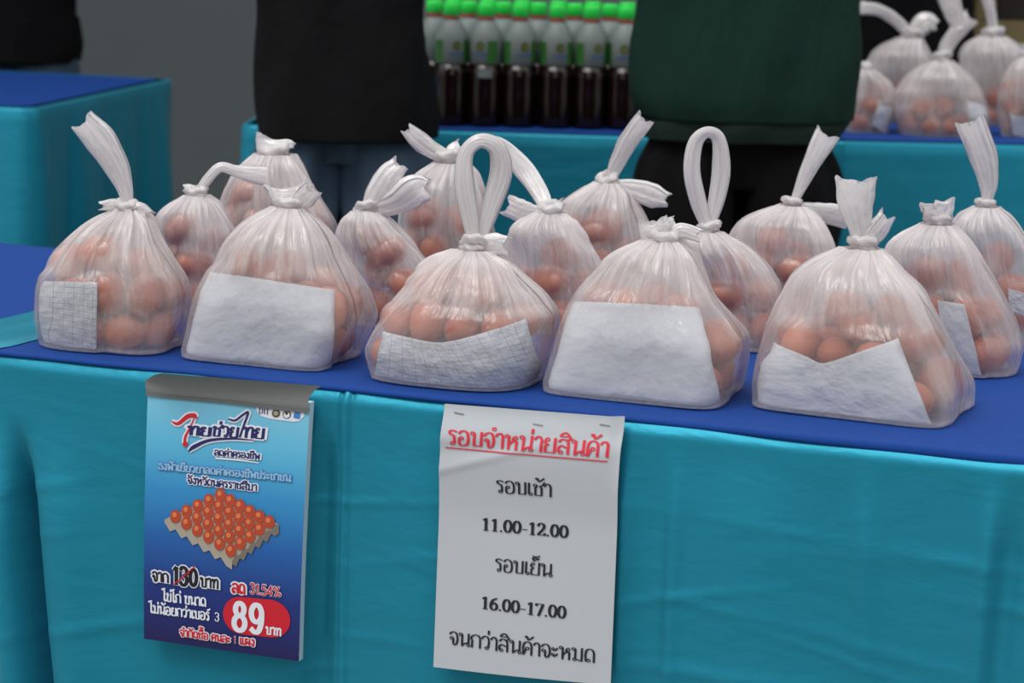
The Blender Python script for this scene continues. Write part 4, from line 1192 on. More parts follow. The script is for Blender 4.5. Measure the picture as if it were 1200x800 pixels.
FG, RG, BGp = 'bags of eggs in the front row', 'bags of eggs behind the front row', 'bags of eggs on the far right table'
BAGS = [
 dict(id='A', base=(135, 402), knot=(149, 243, 24), group=FG, n=3.0, pleats=26, eggs=26, psi=.25,
      prof=[(243, 141, 158), (250, 126, 170), (262, 102, 181), (280, 78, 193), (300, 56, 208), (320, 45, 223), (340, 41, 229), (370, 41, 226), (398, 46, 219)],
      label='leftmost front bag of eggs, one tall handle leaning left, printed slip at its left side',
      egglabel='brown egg inside the leftmost front bag',
      handles=[('tail', [(150, 242, 11), (145, 218, 20), (133, 190, 30), (116, 163, 35), (97, 142, 30)], .38), ('tail', [(150, 244, 10), (162, 246, 20), (174, 254, 18)], .5), ('tail', [(148, 244, 10), (134, 240, 15), (119, 241, 10)], .5)],
      slips=[dict(px=[(50, 329), (113, 331), (48, 402), (112, 421)], printed=True, asp=.8, label='printed white slip at the left side of the leftmost egg bag')]),
 dict(id='B', base=(322, 416), knot=(338, 244, 30), group=FG, n=6.5, pleats=34, eggs=27,
      prof=[(242, 326, 352), (248, 312, 362), (262, 287, 382), (286, 263, 401), (315, 242, 420), (345, 228, 436), (370, 223, 443), (392, 219, 434), (412, 213, 424)],
      label='second front bag from the left, short ruffled top and a large blank paper inside',
      egglabel='brown egg inside the second front bag from the left',
      handles=[('tail', [(339, 246, 24), (338, 234, 42), (338, 219, 60)], .5), ('tail', [(344, 244, 16), (356, 232, 26), (366, 220, 24)], .5)],
      slips=[dict(px=[(244, 318), (394, 340), (208, 418), (390, 437)], asp=1.6, label='large blank white sheet in the second front bag from the left')]),
 dict(id='C', base=(538, 440), knot=(556, 290, 30), group=FG, n=2.8, pleats=34, eggs=26,
      prof=[(292, 543, 566), (299, 524, 590), (313, 501, 610), (338, 471, 640), (360, 450, 655), (385, 430, 654), (410, 420, 648), (434, 426, 638)],
      label='middle front bag of eggs with a tall open handle loop and a folded printed sheet',
      egglabel='brown egg inside the middle front bag with the tall handle loop',
      handles=[('handle', [(556, 290, 12), (550, 255, 20), (543, 215, 22), (545, 180, 18), (562, 164, 16), (582, 172, 20), (588, 200, 24), (576, 240, 22), (560, 288, 13)], .42, [0, 0, 0, .004, .006, .010, .014, .012, .006]),
               ('tail', [(558, 291, 14), (576, 286, 28), (594, 288, 22)], .5)],
      slips=[dict(px=[(447, 389), (617, 372), (437, 444), (638, 452)], top=[(447, 388), (490, 398), (518, 402), (560, 392), (617, 373)], bot=[(437, 441), (520, 453), (590, 456), (638, 450)], printed=True, asp=2.2, flat=True, label='folded sheet printed with tables in the middle front bag')]),
 dict(id='D', base=(760, 456), knot=(775, 282, 34), group=FG, n=6.5, pleats=34, eggs=27,
      prof=[(280, 760, 790), (288, 738, 808), (298, 718, 818), (320, 697, 831), (340, 676, 845), (365, 662, 868), (388, 653, 889), (420, 644, 886), (450, 634, 879)],
      label='fourth front bag from the left, bunched knot and a large crumpled blank paper',
      egglabel='brown egg inside the fourth front bag from the left',
      handles=[('tail', [(775, 284, 22), (768, 271, 38), (765, 258, 34)], .5), ('tail', [(780, 278, 14), (798, 270, 18), (820, 276, 16)], .5), ('tail', [(772, 284, 16), (786, 268, 28), (793, 262, 20)], .5)],
      slips=[dict(px=[(668, 352), (822, 360), (631, 460), (846, 475)], asp=1.5, label='large crumpled blank sheet in the fourth front bag from the left')]),
 dict(id='E', base=(1012, 474), knot=(1010, 289, 32), group=FG, n=6.5, pleats=38, eggs=28, psi=.44,
      prof=[(290, 996, 1026), (298, 976, 1038), (312, 950, 1053), (335, 928, 1081), (360, 911, 1102), (390, 897, 1120), (420, 886, 1137), (445, 880, 1149), (470, 880, 1147)],
      label='rightmost front bag of eggs, wide ear standing up and blank paper across its front',
      egglabel='brown egg inside the rightmost front bag',
      handles=[('tail', [(1011, 291, 22), (1008, 268, 28), (1003, 240, 42), (1003, 210, 48)], .5), ('tail', [(1012, 288, 18), (1028, 270, 26), (1040, 252, 20)], .5)],
      slips=[dict(px=[(904, 402), (1054, 396), (884, 462), (1094, 502)], top=[(904, 401), (950, 421), (962, 427), (1000, 415), (1054, 397)], asp=1.9, label='blank white sheet across the front of the rightmost front bag')]),
 dict(id='F', base=(230, 364), knot=(229, 228, 24), group=RG, depth=.70, eggs=24,
      prof=[(228, 219, 240), (236, 201, 254), (250, 184, 268), (270, 175, 280), (295, 172, 286), (330, 172, 288), (360, 174, 286)],
      label='small bag of eggs behind the two leftmost front bags, handle stretched to the right',
      egglabel='brown egg in the small bag behind the two leftmost front bags',
      handles=[('handle', [(232, 226, 10), (244, 209, 12), (258, 196, 12), (276, 200, 14), (295, 204, 20), (312, 206, 24)], .5), ('tail', [(228, 228, 12), (221, 222, 14), (216, 220, 8)], .5)]),
 dict(id='G', base=(325, 346), knot=(320, 183, 34), group=RG, depth=.70, eggs=24,
      prof=[(180, 302, 340), (190, 285, 348), (205, 273, 360), (230, 259, 380), (256, 249, 398), (290, 243, 405), (335, 243, 403)],
      label='bag of eggs at the back left, bunched top in front of the dark jeans',
      egglabel='brown egg in the back left bag before the dark jeans',
      handles=[('tail', [(320, 186, 30), (320, 174, 42), (323, 163, 46)], .5)]),
 dict(id='H', base=(452, 378), knot=(428, 248, 26), group=RG, depth=.6, eggs=24,
      prof=[(247, 415, 442), (254, 404, 456), (268, 395, 474), (285, 391, 494), (305, 389, 511), (330, 388, 518), (368, 390, 516)],
      label='bag of eggs between second and middle front bags, two wide loose ends to the right',
      egglabel='brown egg in the bag between the second and middle front bags',
      handles=[('tail', [(430, 249, 16), (442, 228, 30), (455, 207, 32), (468, 192, 22)], .5), ('tail', [(435, 247, 16), (462, 238, 30), (486, 224, 38), (502, 222, 24)], .5)]),
 dict(id='I', base=(522, 350), knot=(525, 188, 30), group=RG, depth=.70, eggs=24,
      prof=[(190, 512, 542), (198, 494, 554), (212, 478, 563), (232, 465, 573), (255, 458, 582), (285, 455, 590), (338, 455, 590)],
      label='rear bag of eggs behind the middle front bag, short handle pointing up left',
      egglabel='brown egg in the rear bag behind the middle front bag',
      handles=[('tail', [(525, 184, 14), (506, 175, 20), (490, 163, 22), (477, 151, 14)], .5), ('tail', [(526, 188, 16), (534, 178, 24), (541, 170, 16)], .5)]),
 dict(id='J', base=(650, 386), knot=(644, 248, 28), group=RG, depth=.6, eggs=24,
      prof=[(248, 632, 656), (256, 612, 668), (270, 598, 682), (290, 589, 700), (312, 584, 711), (340, 582, 716), (378, 584, 714)],
      label='bag of eggs between middle and fourth front bags, long handle arching up left',
      egglabel='brown egg in the bag between the middle and fourth front bags',
      handles=[('handle', [(642, 250, 14), (634, 228, 20), (618, 203, 24), (600, 182, 22), (584, 168, 16), (572, 166, 14)], .5, [0, .02, .04, .05, .05, .05]), ('tail', [(638, 252, 14), (615, 249, 26), (594, 240, 24)], .5), ('tail', [(646, 248, 14), (660, 242, 20)], .5)]),
 dict(id='K', base=(705, 360), knot=(712, 213, 24), group=RG, depth=.70, eggs=24,
      prof=[(213, 701, 724), (221, 683, 738), (234, 662, 747), (250, 648, 756), (275, 640, 766), (300, 637, 772), (348, 638, 772)],
      label='rear bag of eggs before the teal cloth, one handle up and one sideways right',
      egglabel='brown egg in the rear bag with one upright and one sideways handle',
      handles=[('tail', [(714, 212, 12), (724, 190, 18), (737, 165, 22), (756, 139, 22)], .5), ('tail', [(720, 217, 14), (745, 222, 24), (765, 229, 28), (782, 234, 16)], .4)]),
 dict(id='L', base=(858, 403), knot=(829, 270, 26), group=RG, depth=.62, eggs=24,
      prof=[(270, 818, 842), (278, 806, 862), (292, 797, 886), (310, 792, 906), (330, 788, 921), (360, 788, 928), (396, 790, 926)],
      label='bag of eggs right of the bunched one with a long upright handle loop',
      egglabel='brown egg in the bag under the long upright handle loop',
      handles=[('handle', [(829, 268, 12), (818, 235, 20), (811, 200, 20), (815, 168, 18), (828, 155, 14), (842, 163, 16), (845, 198, 22), (840, 232, 20), (831, 266, 12)], .42, [0, 0, 0, .004, .006, .010, .012, .010, .004])]),
 dict(id='M', base=(922, 368), knot=(929, 240, 22), group=RG, depth=.70, eggs=24,
      prof=[(240, 919, 941), (247, 896, 955), (258, 872, 966), (275, 858, 980), (300, 850, 990), (330, 848, 995), (358, 850, 994)],
      label='rear bag of eggs before black trousers, handle slanting up right',
      egglabel='brown egg in the rear bag before the black trousers',
      handles=[('tail', [(930, 238, 9), (940, 215, 15), (953, 188, 22), (970, 157, 30)], .5), ('tail', [(936, 243, 12), (962, 249, 22), (992, 254, 28)], .42)]),
 dict(id='N', base=(1115, 430), knot=(1099, 262, 30), group=RG, depth=.66, eggs=26,
      prof=[(262, 1084, 1114), (269, 1062, 1124), (282, 1042, 1138), (305, 1028, 1154), (335, 1024, 1172), (365, 1024, 1190), (400, 1028, 1202), (426, 1034, 1196)],
      label='bag of eggs at the right edge with a short square ruffle',
      egglabel='brown egg in the right edge bag with the short ruffle',
      handles=[('tail', [(1100, 263, 22), (1099, 251, 34), (1099, 238, 44)], .55)],
      slips=[dict(px=[(1098, 352), (1132, 357), (1108, 440), (1152, 444)], asp=.5, label='folded blank paper in the right edge bag with the short ruffle')]),
 dict(id='O', base=(1172, 396), knot=(1156, 242, 22), group=RG, depth=.58, eggs=24,
      prof=[(242, 1146, 1168), (249, 1130, 1180), (262, 1118, 1194), (285, 1110, 1212), (315, 1105, 1228), (350, 1103, 1236), (388, 1105, 1234)],
      label='far right bag of eggs cut by the frame, one tall handle leaning left',
      egglabel='brown egg in the far right bag with the tall handle',
      handles=[('tail', [(1156, 240, 10), (1158, 215, 22), (1152, 182, 32), (1137, 142, 34)], .42)],
      slips=[dict(px=[(1182, 338), (1205, 344), (1184, 366), (1208, 372)], asp=.6, label='corner of white paper in the far right bag')]),
 # the far table on the right
 dict(id='P', base=(1057, 143), knot=(1068, 44, 24), group=BGp, res=(96, 50), eggs=14, psi=.1,
      prof=[(44, 1056, 1080), (52, 1036, 1084), (64, 1020, 1092), (80, 1012, 1100), (100, 1012, 1104), (122, 1014, 1104), (140, 1018, 1100)],
      label='blurred bag on the far table, its handle drawn left into a hand',
      egglabel='brown egg in the far table bag held by a hand',
      handles=[('handle', [(1067, 42, 12), (1050, 24, 14), (1030, 12, 14), (1008, 9, 16)], .5), ('tail', [(1068, 42, 18), (1084, 26, 26), (1098, 30, 12)], .5)]),
 dict(id='Q', base=(1104, 158), knot=(1104, 70, 22), group=BGp, res=(96, 50), eggs=14, psi=.1,
      prof=[(70, 1096, 1114), (78, 1078, 1128), (90, 1062, 1142), (108, 1050, 1152), (130, 1046, 1160), (152, 1050, 1158)],
      label='blurred bag at the front of the far right table, knot bent up right',
      egglabel='brown egg in the front bag of the far right table',
      handles=[('tail', [(1104, 68, 16), (1112, 50, 18), (1126, 32, 20), (1138, 20, 20)], .6), ('handle', [(1124, 34, 14), (1118, 16, 22), (1110, -8, 26)], .5)],
      slips=[dict(px=[(1134, 118), (1158, 124), (1136, 140), (1156, 150)], asp=.8, label='white paper scrap in the front bag of the far table')]),
 dict(id='R', base=(1176, 146), knot=(1164, 42, 24), group=BGp, res=(96, 50), eggs=14, psi=.1,
      prof=[(42, 1154, 1176), (50, 1136, 1192), (62, 1128, 1206), (84, 1124, 1216), (110, 1126, 1222), (142, 1130, 1220)],
      label='blurred bag at the rear of the far right table with straight upright handle',
      egglabel='brown egg in the rear bag of the far right table',
      handles=[('handle', [(1164, 42, 14), (1162, 20, 12), (1156, -8, 16)], .5)]),
 dict(id='S', base=(1018, 155), knot=(1014, 80, 14), group=BGp, res=(96, 50), eggs=9, psi=.1,
      prof=[(80, 1008, 1022), (88, 1002, 1034), (98, 998, 1046), (112, 992, 1052), (130, 986, 1050), (150, 986, 1042)],
      label='small low blurred bag at the left end of the far table',
      egglabel='brown egg in the small low bag on the far table',
      handles=[('tail', [(1014, 80, 10), (1013, 72, 12)], .5)],
      slips=[dict(px=[(1030, 122), (1048, 126), (1022, 146), (1044, 160)], asp=.8, label='white paper in the small low bag on the far table')]),
 dict(id='T', base=(1204, 160), knot=(1206, 66, 18), group=BGp, res=(96, 50), eggs=12, psi=.1,
      prof=[(66, 1198, 1214), (76, 1184, 1230), (92, 1172, 1240), (112, 1166, 1246), (134, 1166, 1246), (154, 1170, 1242)],
      label='blurred bag cut by the right frame edge on the far table',
      egglabel='brown egg in the far table bag at the right edge',
      handles=[('tail', [(1206, 64, 10), (1204, 50, 16)], .5)],
      slips=[dict(px=[(1182, 134), (1206, 138), (1186, 158), (1206, 162)], asp=.8, label='white paper in the far table bag at the right edge')]),
]
bag_objs = {}
for i, sp_ in enumerate(BAGS):
    bg_ = Bag(sp_, 100 + i * 7)
    _E = bg_.pack(sp_['eggs'])
    _Wc = np.array([w for w, q in _E]); _mn, _mx = _Wc.min(0), _Wc.max(0)
    for w, q in _E:
        _f = (w - _mn) / (_mx - _mn + 1e-6)
        _cell = ('low', 'mid-height', 'top')[min(2, int((w[2] - bg_.zt) / .042))] + ' ' + ('left', 'centre', 'right')[min(2, int(_f[0] * 3))] + ' ' + ('front', 'back')[int(_f[1] > .5)]
        dist = np.linalg.norm(w - CAMP)
        # what shows largest: front row first, then the upper eggs of the rear rows, then the far table
        rank = (0 if sp_['group'] == FG else 1) * 10 + (0 if sp_['group'] != RG else (bg_.zt + .16 - w[2]) * 20) + (0.5 if sp_['group'] == BGp else 0)
        ALL_EGGS.append((rank, w, q, sp_['egglabel'] + ', ' + _cell, 'eggs in bag of ' + sp_['group'][8:] + ' ' + str(i + 1)))
    for sl in sp_.get('slips', []): bg_.slip(sl)
    bg_.build()
    bag_objs[sp_['id']] = bg_
ALL_EGGS.sort(key=lambda e: e[0])
for (rk, w, q, lab, grp) in ALL_EGGS[:300]:
    o = bpy.data.objects.new('egg', EGG)
    COL.objects.link(o)
    o.location = tuple(map(float, w)); o.rotation_mode = 'QUATERNION'; o.rotation_quaternion = q
    tag(o, lab, 'egg', grp)
bm = bmesh.new()
for (rk, w, q, lab, grp) in ALL_EGGS[300:]:
    n0 = len(bm.verts); bm.from_mesh(EGG); bm.verts.ensure_lookup_table()
    bmesh.ops.transform(bm, matrix=Matrix.Translation(tuple(map(float, w))) @ q.to_matrix().to_4x4(), verts=bm.verts[n0:])
me = bpy.data.meshes.new('hidden_eggs'); bm.to_mesh(me); bm.free(); me.materials.append(M['egg'])
me.polygons.foreach_set('use_smooth', [True] * len(me.polygons))
ho = bpy.data.objects.new('lower_eggs', me); COL.objects.link(ho)
tag(ho, 'remaining brown eggs at the bottom of the bags behind the front row', 'eggs', kind='stuff')

# ---------------------------------------------------------------- tables behind
def cloth_table(corner, yaw, w, d, label, folds, seed, mirror=False):
    """corner: near right or near left top corner in the world; the cloth hangs in folds to the floor"""
    rng = np.random.RandomState(seed)
    ex = np.array([math.cos(yaw), math.sin(yaw), 0]); ey = np.array([-math.sin(yaw), math.cos(yaw), 0])
    if mirror: ex = -ex
    root = empty('draped_table', np.array([corner[0], corner[1], 0]) + ex * w / 2)
    tag(root, label, 'table')
    B = np.array([corner[0], corner[1], 0])
    # perimeter with rounded corners
    per = []
    rc = .02
    def seg(p, q, n): return [p + (q - p) * i / n for i in range(n)]
    c = [np.array(x) for x in ((0., 0.), (w, 0.), (w, d), (0., d))]
    pts = []
    for i in range(4):
        p, q = c[i], c[(i + 1) % 4]
        dd = (q - p) / np.linalg.norm(q - p)
        pts += seg(p + dd * rc, q - dd * rc, 90)
    pts = np.array(pts); n = len(pts)
    ctr = np.array([w / 2, d / 2])
    T = np.roll(pts, -1, 0) - np.roll(pts, 1, 0); T /= np.linalg.norm(T, axis=1)[:, None]
    Nn = np.stack([T[:, 1], -T[:, 0]], -1)
    arc_ = np.arange(n) / n * 2 * (w + d)
    Vs, rows = [], 0
    for z, k in ((ZT + .001, -1), (ZT + .002, -.4), (ZT - .004, 0), (ZT - .03, .05), (ZT - .1, .25), (ZT - .25, .55), (ZT - .45, .8), (.02, 1)):
        off = np.zeros(n)
        if k > 0:
            for f_, a_, p_ in folds: off += a_ * np.sin(arc_ * f_ + p_ + k * .6)
            off = off * k + .012 * k
        if k < 0: off = off + .012 * k
        q = pts + Nn * (off + .006)[:, None]
        Vs.append(B + q[:, :1] * ex + q[:, 1:] * ey + np.array([0, 0, z]))
        rows += 1
    mo('skirt', np.vstack(Vs), grid_faces(rows, n, wrap=True), M['teal'], root)
    # blue top
    q = ctr + (pts - ctr) * (1 - .024 / np.array([w, d]) * 2)
    Vt = np.vstack([B + q[:, :1] * ex + q[:, 1:] * ey + np.array([0, 0, ZT + .0005]), B + q[:, :1] * ex + q[:, 1:] * ey + np.array([0, 0, ZT + .003])])
    mo('topper', Vt, grid_faces(2, n, wrap=True) + [tuple(range(n, 2 * n)), tuple(reversed(range(n)))], M['blue'], root, smooth=False)
    V = []
    F = []
    for (a, b, c_, d_, z0, z1) in [(.04, w - .04, .04, d - .04, ZT - .03, ZT - .004)]:
        vv, ff = box_vf(a, b, c_, d_, z0, z1)
        mo('table_board', [B + p[0] * ex + p[1] * ey + np.array([0, 0, p[2]]) for p in vv], ff, M['wood'], root, smooth=False)
    for lx in (.1, w - .1):
        for ly in (.1, d - .1):
            vv, ff = box_vf(lx - .015, lx + .015, ly - .015, ly + .015, 0, ZT - .03)
            mo('leg', [B + p[0] * ex + p[1] * ey + np.array([0, 0, p[2]]) for p in vv], ff, M['metal'], root, smooth=False)
    return root
nr_ = on_z(37, 128, ZT); fr_ = on_z(202, 93, ZT)
dv = (fr_ - nr_)[:2]; yaw_l = -math.atan2(dv[0], dv[1])
FL = [(17, .018, .3), (37, .009, 1.1), (9, .014, 2.0), (61, .004, .4)]
cloth_table(nr_, yaw_l, 1.8, float(np.linalg.norm(dv)), 'left rear table with blue top and folded teal satin skirt', FL, 1, mirror=True)
bl = on_z(284, 147, ZT); br = on_z(745, 161, ZT)
yaw_c = math.atan2(br[1] - bl[1], br[0] - bl[0])
cloth_table(bl, yaw_c, 1.12, .62, 'rear middle table behind the people, teal skirt, carrying the sauce bottles', [(13, .006, .3), (27, .003, 1.)], 2)
rl = on_z(974, 166, ZT)
cloth_table(rl, 0.0, 1.3, .62, 'rear right table, teal skirt, carrying blurred bags of eggs', [(14, .006, 2.), (29, .003, 1.)], 3)

# ---------------------------------------------------------------- bottles
def lathe(prof, n=24):
    V = []; 
    for r, z in prof:
        for j in range(n):
            a = 2 * math.pi * j / n; V.append((r * math.cos(a), r * math.sin(a), z))
    F = grid_faces(len(prof), n, wrap=True)
    F.append(tuple(reversed(range(n)))); F.append(tuple(range((len(prof) - 1) * n, len(prof) * n)))
    return V, F
def wrap_patch(r, a0, a1, z0, z1, n=12):
    V = []
    for z in (z0, z1):
        for i in range(n):
            a = math.radians(a0 + (a1 - a0) * i / (n - 1)); V.append((r * math.cos(a), r * math.sin(a), z))
    return V, grid_faces(2, n)
def make_bottle():
    r = empty('sauce_bottle')
    v, f = lathe([(.030, 0), (.034, .003), (.0355, .012), (.0355, .08), (.0345, .10), (.0355, .12), (.0355, .150)])
    mesh_obj('bottle_body', v, f, M['brown_liquid'], r)
    v, f = lathe([(.0354, .150), (.0362, .151), (.0362, .205), (.0330, .222), (.024, .240), (.0165, .252)])
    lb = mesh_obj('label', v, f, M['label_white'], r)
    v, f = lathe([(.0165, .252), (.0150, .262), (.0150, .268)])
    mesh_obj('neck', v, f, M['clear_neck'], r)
    v, f = lathe([(.0175, .254), (.0178, .255), (.0178, .2575), (.0170, .259)])
    mesh_obj('neck_ring', v, f, M['red'], r)
    v, f = lathe([(.0175, .262), (.0185, .263), (.0185, .288), (.0165, .291)])
    mesh_obj('cap', v, f, M['cap'], r)
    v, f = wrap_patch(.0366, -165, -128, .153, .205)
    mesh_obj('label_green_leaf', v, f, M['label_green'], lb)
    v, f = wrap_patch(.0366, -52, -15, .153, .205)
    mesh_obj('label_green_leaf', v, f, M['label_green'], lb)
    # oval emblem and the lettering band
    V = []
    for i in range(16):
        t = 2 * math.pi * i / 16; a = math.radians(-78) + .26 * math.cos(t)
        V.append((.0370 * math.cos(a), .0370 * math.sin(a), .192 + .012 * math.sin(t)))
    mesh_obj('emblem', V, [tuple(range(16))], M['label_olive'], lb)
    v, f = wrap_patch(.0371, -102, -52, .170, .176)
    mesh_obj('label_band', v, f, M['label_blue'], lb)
    v, f = wrap_patch(.0357, -70, -62, .02, .14)
    return r
def copy_tree(o, parent=None):
    c = o.copy(); COL.objects.link(c); c.parent = parent
    for k in [x for x in o.children]: copy_tree(k, c)
    return c
proto = make_bottle()
row1 = [527, 567, 607, 650, 690, 730]
spots = []
ORD = ['first', 'second', 'third', 'fourth', 'fifth', 'sixth', 'seventh']
for i, x in enumerate(row1):
    spots.append((x, 0, ['leftmost bottle of the front row, behind the man in black', 'front row sauce bottle with a small white price sticker', 'third sauce bottle from the left in the front row', 'fourth sauce bottle from the left in the front row', 'fifth sauce bottle from the left in the front row', 'rightmost sauce bottle of the front row beside the green sweatshirt'][i]))
for i, x in enumerate([507, 547, 587, 628, 670, 711, 752]): spots.append((x, 1, ORD[i] + ' green-capped sauce bottle of the second row, counted from the left'))
for i, x in enumerate([529, 569, 609, 651, 691, 731]): spots.append((x, 2, ORD[i] + ' sauce bottle of the rearmost row, only its green cap showing'))
for i, (x, row, lab) in enumerate(spots):
    Y = bl[1] + .075 + row * .078
    p = on_y(x, 150 - row * 2, Y)
    o = proto if i == 0 else copy_tree(proto)
    o.location = (float(p[0]), float(Y), ZT + .003)
    o.scale = (1, 1, .915)
    o.rotation_euler = (0, 0, math.radians([10, -30, 5, 0, 12, -18][i % 6]))
    if row == 0: tag(o, lab, 'bottle', 'green-capped sauce bottles')
    else: tag(o, lab, 'bottle', 'second row sauce bottles' if row == 1 else 'rear row sauce bottles')
    if i == 1:
        v, f = wrap_patch(.0362, -84, -34, .118, .138)
        mesh_obj('price_sticker', v, f, M['label_white'], o)['label'] = 'small white price sticker'

# ---------------------------------------------------------------- cardboard box at the far right
bx0 = on_y(1139, 60, 6.6); bx1 = on_y(1235, 60, 6.6)
root = empty('cardboard_box', (float((bx0[0] + bx1[0]) / 2), 6.75, 0))
tag(root, 'khaki cardboard box stack with a dark side behind the far egg bags', 'box')
xa, xb = bx0[0] - root.location[0], bx1[0] - root.location[0]
zz1 = on_y(1170, 24, 6.6)[2]
v, f = box_vf(xa, xb, -.15, .2, 0, zz1); bevel(mesh_obj('lower_carton', v, f, M['card'], root, smooth=False))
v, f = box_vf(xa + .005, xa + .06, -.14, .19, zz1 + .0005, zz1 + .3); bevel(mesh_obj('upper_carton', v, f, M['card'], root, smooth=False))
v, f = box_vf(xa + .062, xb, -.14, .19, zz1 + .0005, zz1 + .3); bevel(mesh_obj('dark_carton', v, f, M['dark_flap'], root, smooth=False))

# ---------------------------------------------------------------- people
def loft(rings, n=40):
    """rings: (z, cx, cy, half width, half depth, exponent)"""
    th = np.linspace(0, 2 * np.pi, n, endpoint=False); V = []
    for (z, cx, cy, a, b, e) in rings:
        r = superr(th, a, b, e); V.append(np.stack([cx + r * np.cos(th), cy + r * np.sin(th), 0 * th + z], -1))
    return np.vstack(V)
def interp_rings(rings, k=6):
    return catmull(np.array(rings, float), k)
def person(X, Y, h, face, shirt, trous, label, sh_rings, leg_rings, rib=None, arms=None, wob=0.004, seed=0):
    arms = arms or {k: [(.19, 0, 1.36), (.16, (-1 if face == 'camera' else 1) * .14, 1.14), (.08, (-1 if face == 'camera' else 1) * .32, 1.20)] for k in (-1, 1)}
    """body as one skinned surface (head, neck, trunk, arms, hands with five fingers, legs, feet); clothes are lofted children"""
    root = empty('person', (X, Y, 0)); tag(root, label, 'person')
    s = h / 1.70; f = -1 if face == 'camera' else 1      # f: the way the toes point along y
    v, e, r = [], [], []
    def add(p, rad, par=None):
        v.append((p[0] * s, p[1] * s, p[2] * s)); r.append(rad * s)
        if par is not None: e.append((par, len(v) - 1))
        return len(v) - 1
    pel = add((0, 0, .92), .095)
    wa = add((0, 0, 1.08), .095, pel); ch = add((0, 0, 1.28), .11, wa); nb = add((0, 0, 1.41), .075, ch); nk = add((0, .0, 1.47), .05, nb)
    h1 = add((0, f * .01, 1.54), .075, nk); h2 = add((0, f * .012, 1.62), .085, h1); h3 = add((0, 0, 1.68), .05, h2)
    for sx in (-1, 1):
        hp = add((sx * .075, 0, .84), .062, pel); kn = add((sx * .09, f * .01, .47), .05, hp); an = add((sx * .09, -f * .01, .09), .036, kn)
        to = add((sx * .11, f * .13, .035), .03, an)
        A = (arms or {}).get(sx, [(.19, 0, 1.36), (.235, -.01, 1.10), (.24, f * .05, .86)])
        shd = add((sx * A[0][0], A[0][1], A[0][2]), .052, nb)
        el = add((sx * A[1][0], A[1][1], A[1][2]), .042, shd); wr = add((sx * A[2][0], A[2][1], A[2][2]), .027, el)
        dirv = np.array([sx * A[2][0] - sx * A[1][0], A[2][1] - A[1][1], A[2][2] - A[1][2]]); dirv /= np.linalg.norm(dirv)
        sd = np.cross(dirv, [sx * 1., 0, 0]); 
        if np.linalg.norm(sd) < .1: sd = np.array([0, 1., 0])
        sd /= np.linalg.norm(sd); W_ = np.array([sx * A[2][0], A[2][1], A[2][2]])
        pm = add(W_ + dirv * .055, .026, wr)
        for k, (o_, l_) in enumerate(((-.030, .070), (-.010, .080), (.010, .076), (.028, .060))):
            a_ = add(W_ + dirv * .085 + sd * o_, .0095, pm); b_ = add(W_ + dirv * (.085 + l_ * .5) + sd * o_ * 1.1 + np.array([-sx * .008, 0, 0]), .0085, a_)
            add(W_ + dirv * (.085 + l_ * .9) + sd * o_ * 1.1 + np.array([-sx * .022, 0, 0]), .0072, b_)
        t1 = add(W_ + dirv * .045 - sd * .042, .011, pm); add(W_ + dirv * .080 - sd * .058, .0095, t1)
    me = bpy.data.meshes.new('body'); me.from_pydata(v, e, []); me.update()
    o = bpy.data.objects.new('body', me); COL.objects.link(o); o.parent = root
    o.modifiers.new('skin', 'SKIN'); sk_ = me.skin_vertices[0].data
    for i, rad in enumerate(r): sk_[i].radius = (rad, rad)
    sk_[0].use_root = True
    ss = o.modifiers.new('sub', 'SUBSURF'); ss.levels = 2; ss.render_levels = 2
    me.materials.append(M['skin'])
    # face and hair
    fy = f * .088 * s
    for sx in (-1, 1):
        a, b = lathe([(.002, -.010), (.009, -.006), (.011, 0), (.009, .006), (.002, .010)], 12)
        mesh_obj('eye', np.array(a) * s + [sx * .032 * s, fy * .93, 1.60 * s], b, M['p_white'], root)
        a, b = lathe([(.002, -.03), (.010, -.02), (.013, 0), (.011, .02), (.003, .03)], 12)
        mesh_obj('ear', np.array(a) * s + [sx * .088 * s, 0, 1.59 * s], b, M['skin'], root)
    a, b = lathe([(.012, -.02), (.014, -.012), (.008, .01), (.003, .028)], 12)
    mesh_obj('nose', np.array(a) * s + [0, fy * 1.05, 1.575 * s], b, M['skin'], root)
    v_, f_ = box_vf(-.022 * s, .022 * s, fy * 1.0 - .006, fy * 1.0 + .006, 1.528 * s, 1.540 * s)
    bevel(mesh_obj('mouth', v_, f_, M['red'], root), .004)
    th = np.linspace(0, 2 * np.pi, 32, endpoint=False); V = []
    for z_, rr in ((1.56, .092), (1.60, .098), (1.65, .097), (1.69, .082), (1.72, .050), (1.728, .008)):
        cut = np.where(np.sin(th) * f > .25, 1, 0) * (1.655 - z_ if z_ < 1.655 else 0)
        V.append(np.stack([rr * np.cos(th), -f * .006 + rr * 1.05 * np.sin(th) * np.where((np.sin(th) * f > .3) & (z_ < 1.655), .80, 1), z_ + cut], -1))
    mesh_obj('hair', np.vstack(V) * s, grid_faces(6, 32, wrap=True) + [tuple(range(160, 192))], M['hair'], root)
    # clothes, given in the person's own frame
    rng = np.random.RandomState(seed)
    def garment(name, rings, mat, close_top=False):
        R = interp_rings(rings, 7); V = loft(R, 64).reshape(len(R), 64, 3)
        th = np.linspace(0, 2 * np.pi, 64, endpoint=False)
        c = np.stack([R[:, 1], R[:, 2]], -1)[:, None]
        d = V[..., :2] - c
        kk = sum(wob * rng.uniform(.4, 1) * np.sin(th[None] * rng.randint(2, 9) + rng.uniform(0, 6) + R[:, :1] * rng.uniform(-18, 18)) for _ in range(6))
        d = d * (1 + kk[..., None] / np.linalg.norm(d, axis=2)[..., None])
        V[..., :2] = c + d
        mesh_obj(name, V.reshape(-1, 3), grid_faces(len(R), 64, wrap=True) + [tuple(reversed(range(64)))] + ([tuple(range((len(R) - 1) * 64, len(R) * 64))] if close_top else []), mat, root)
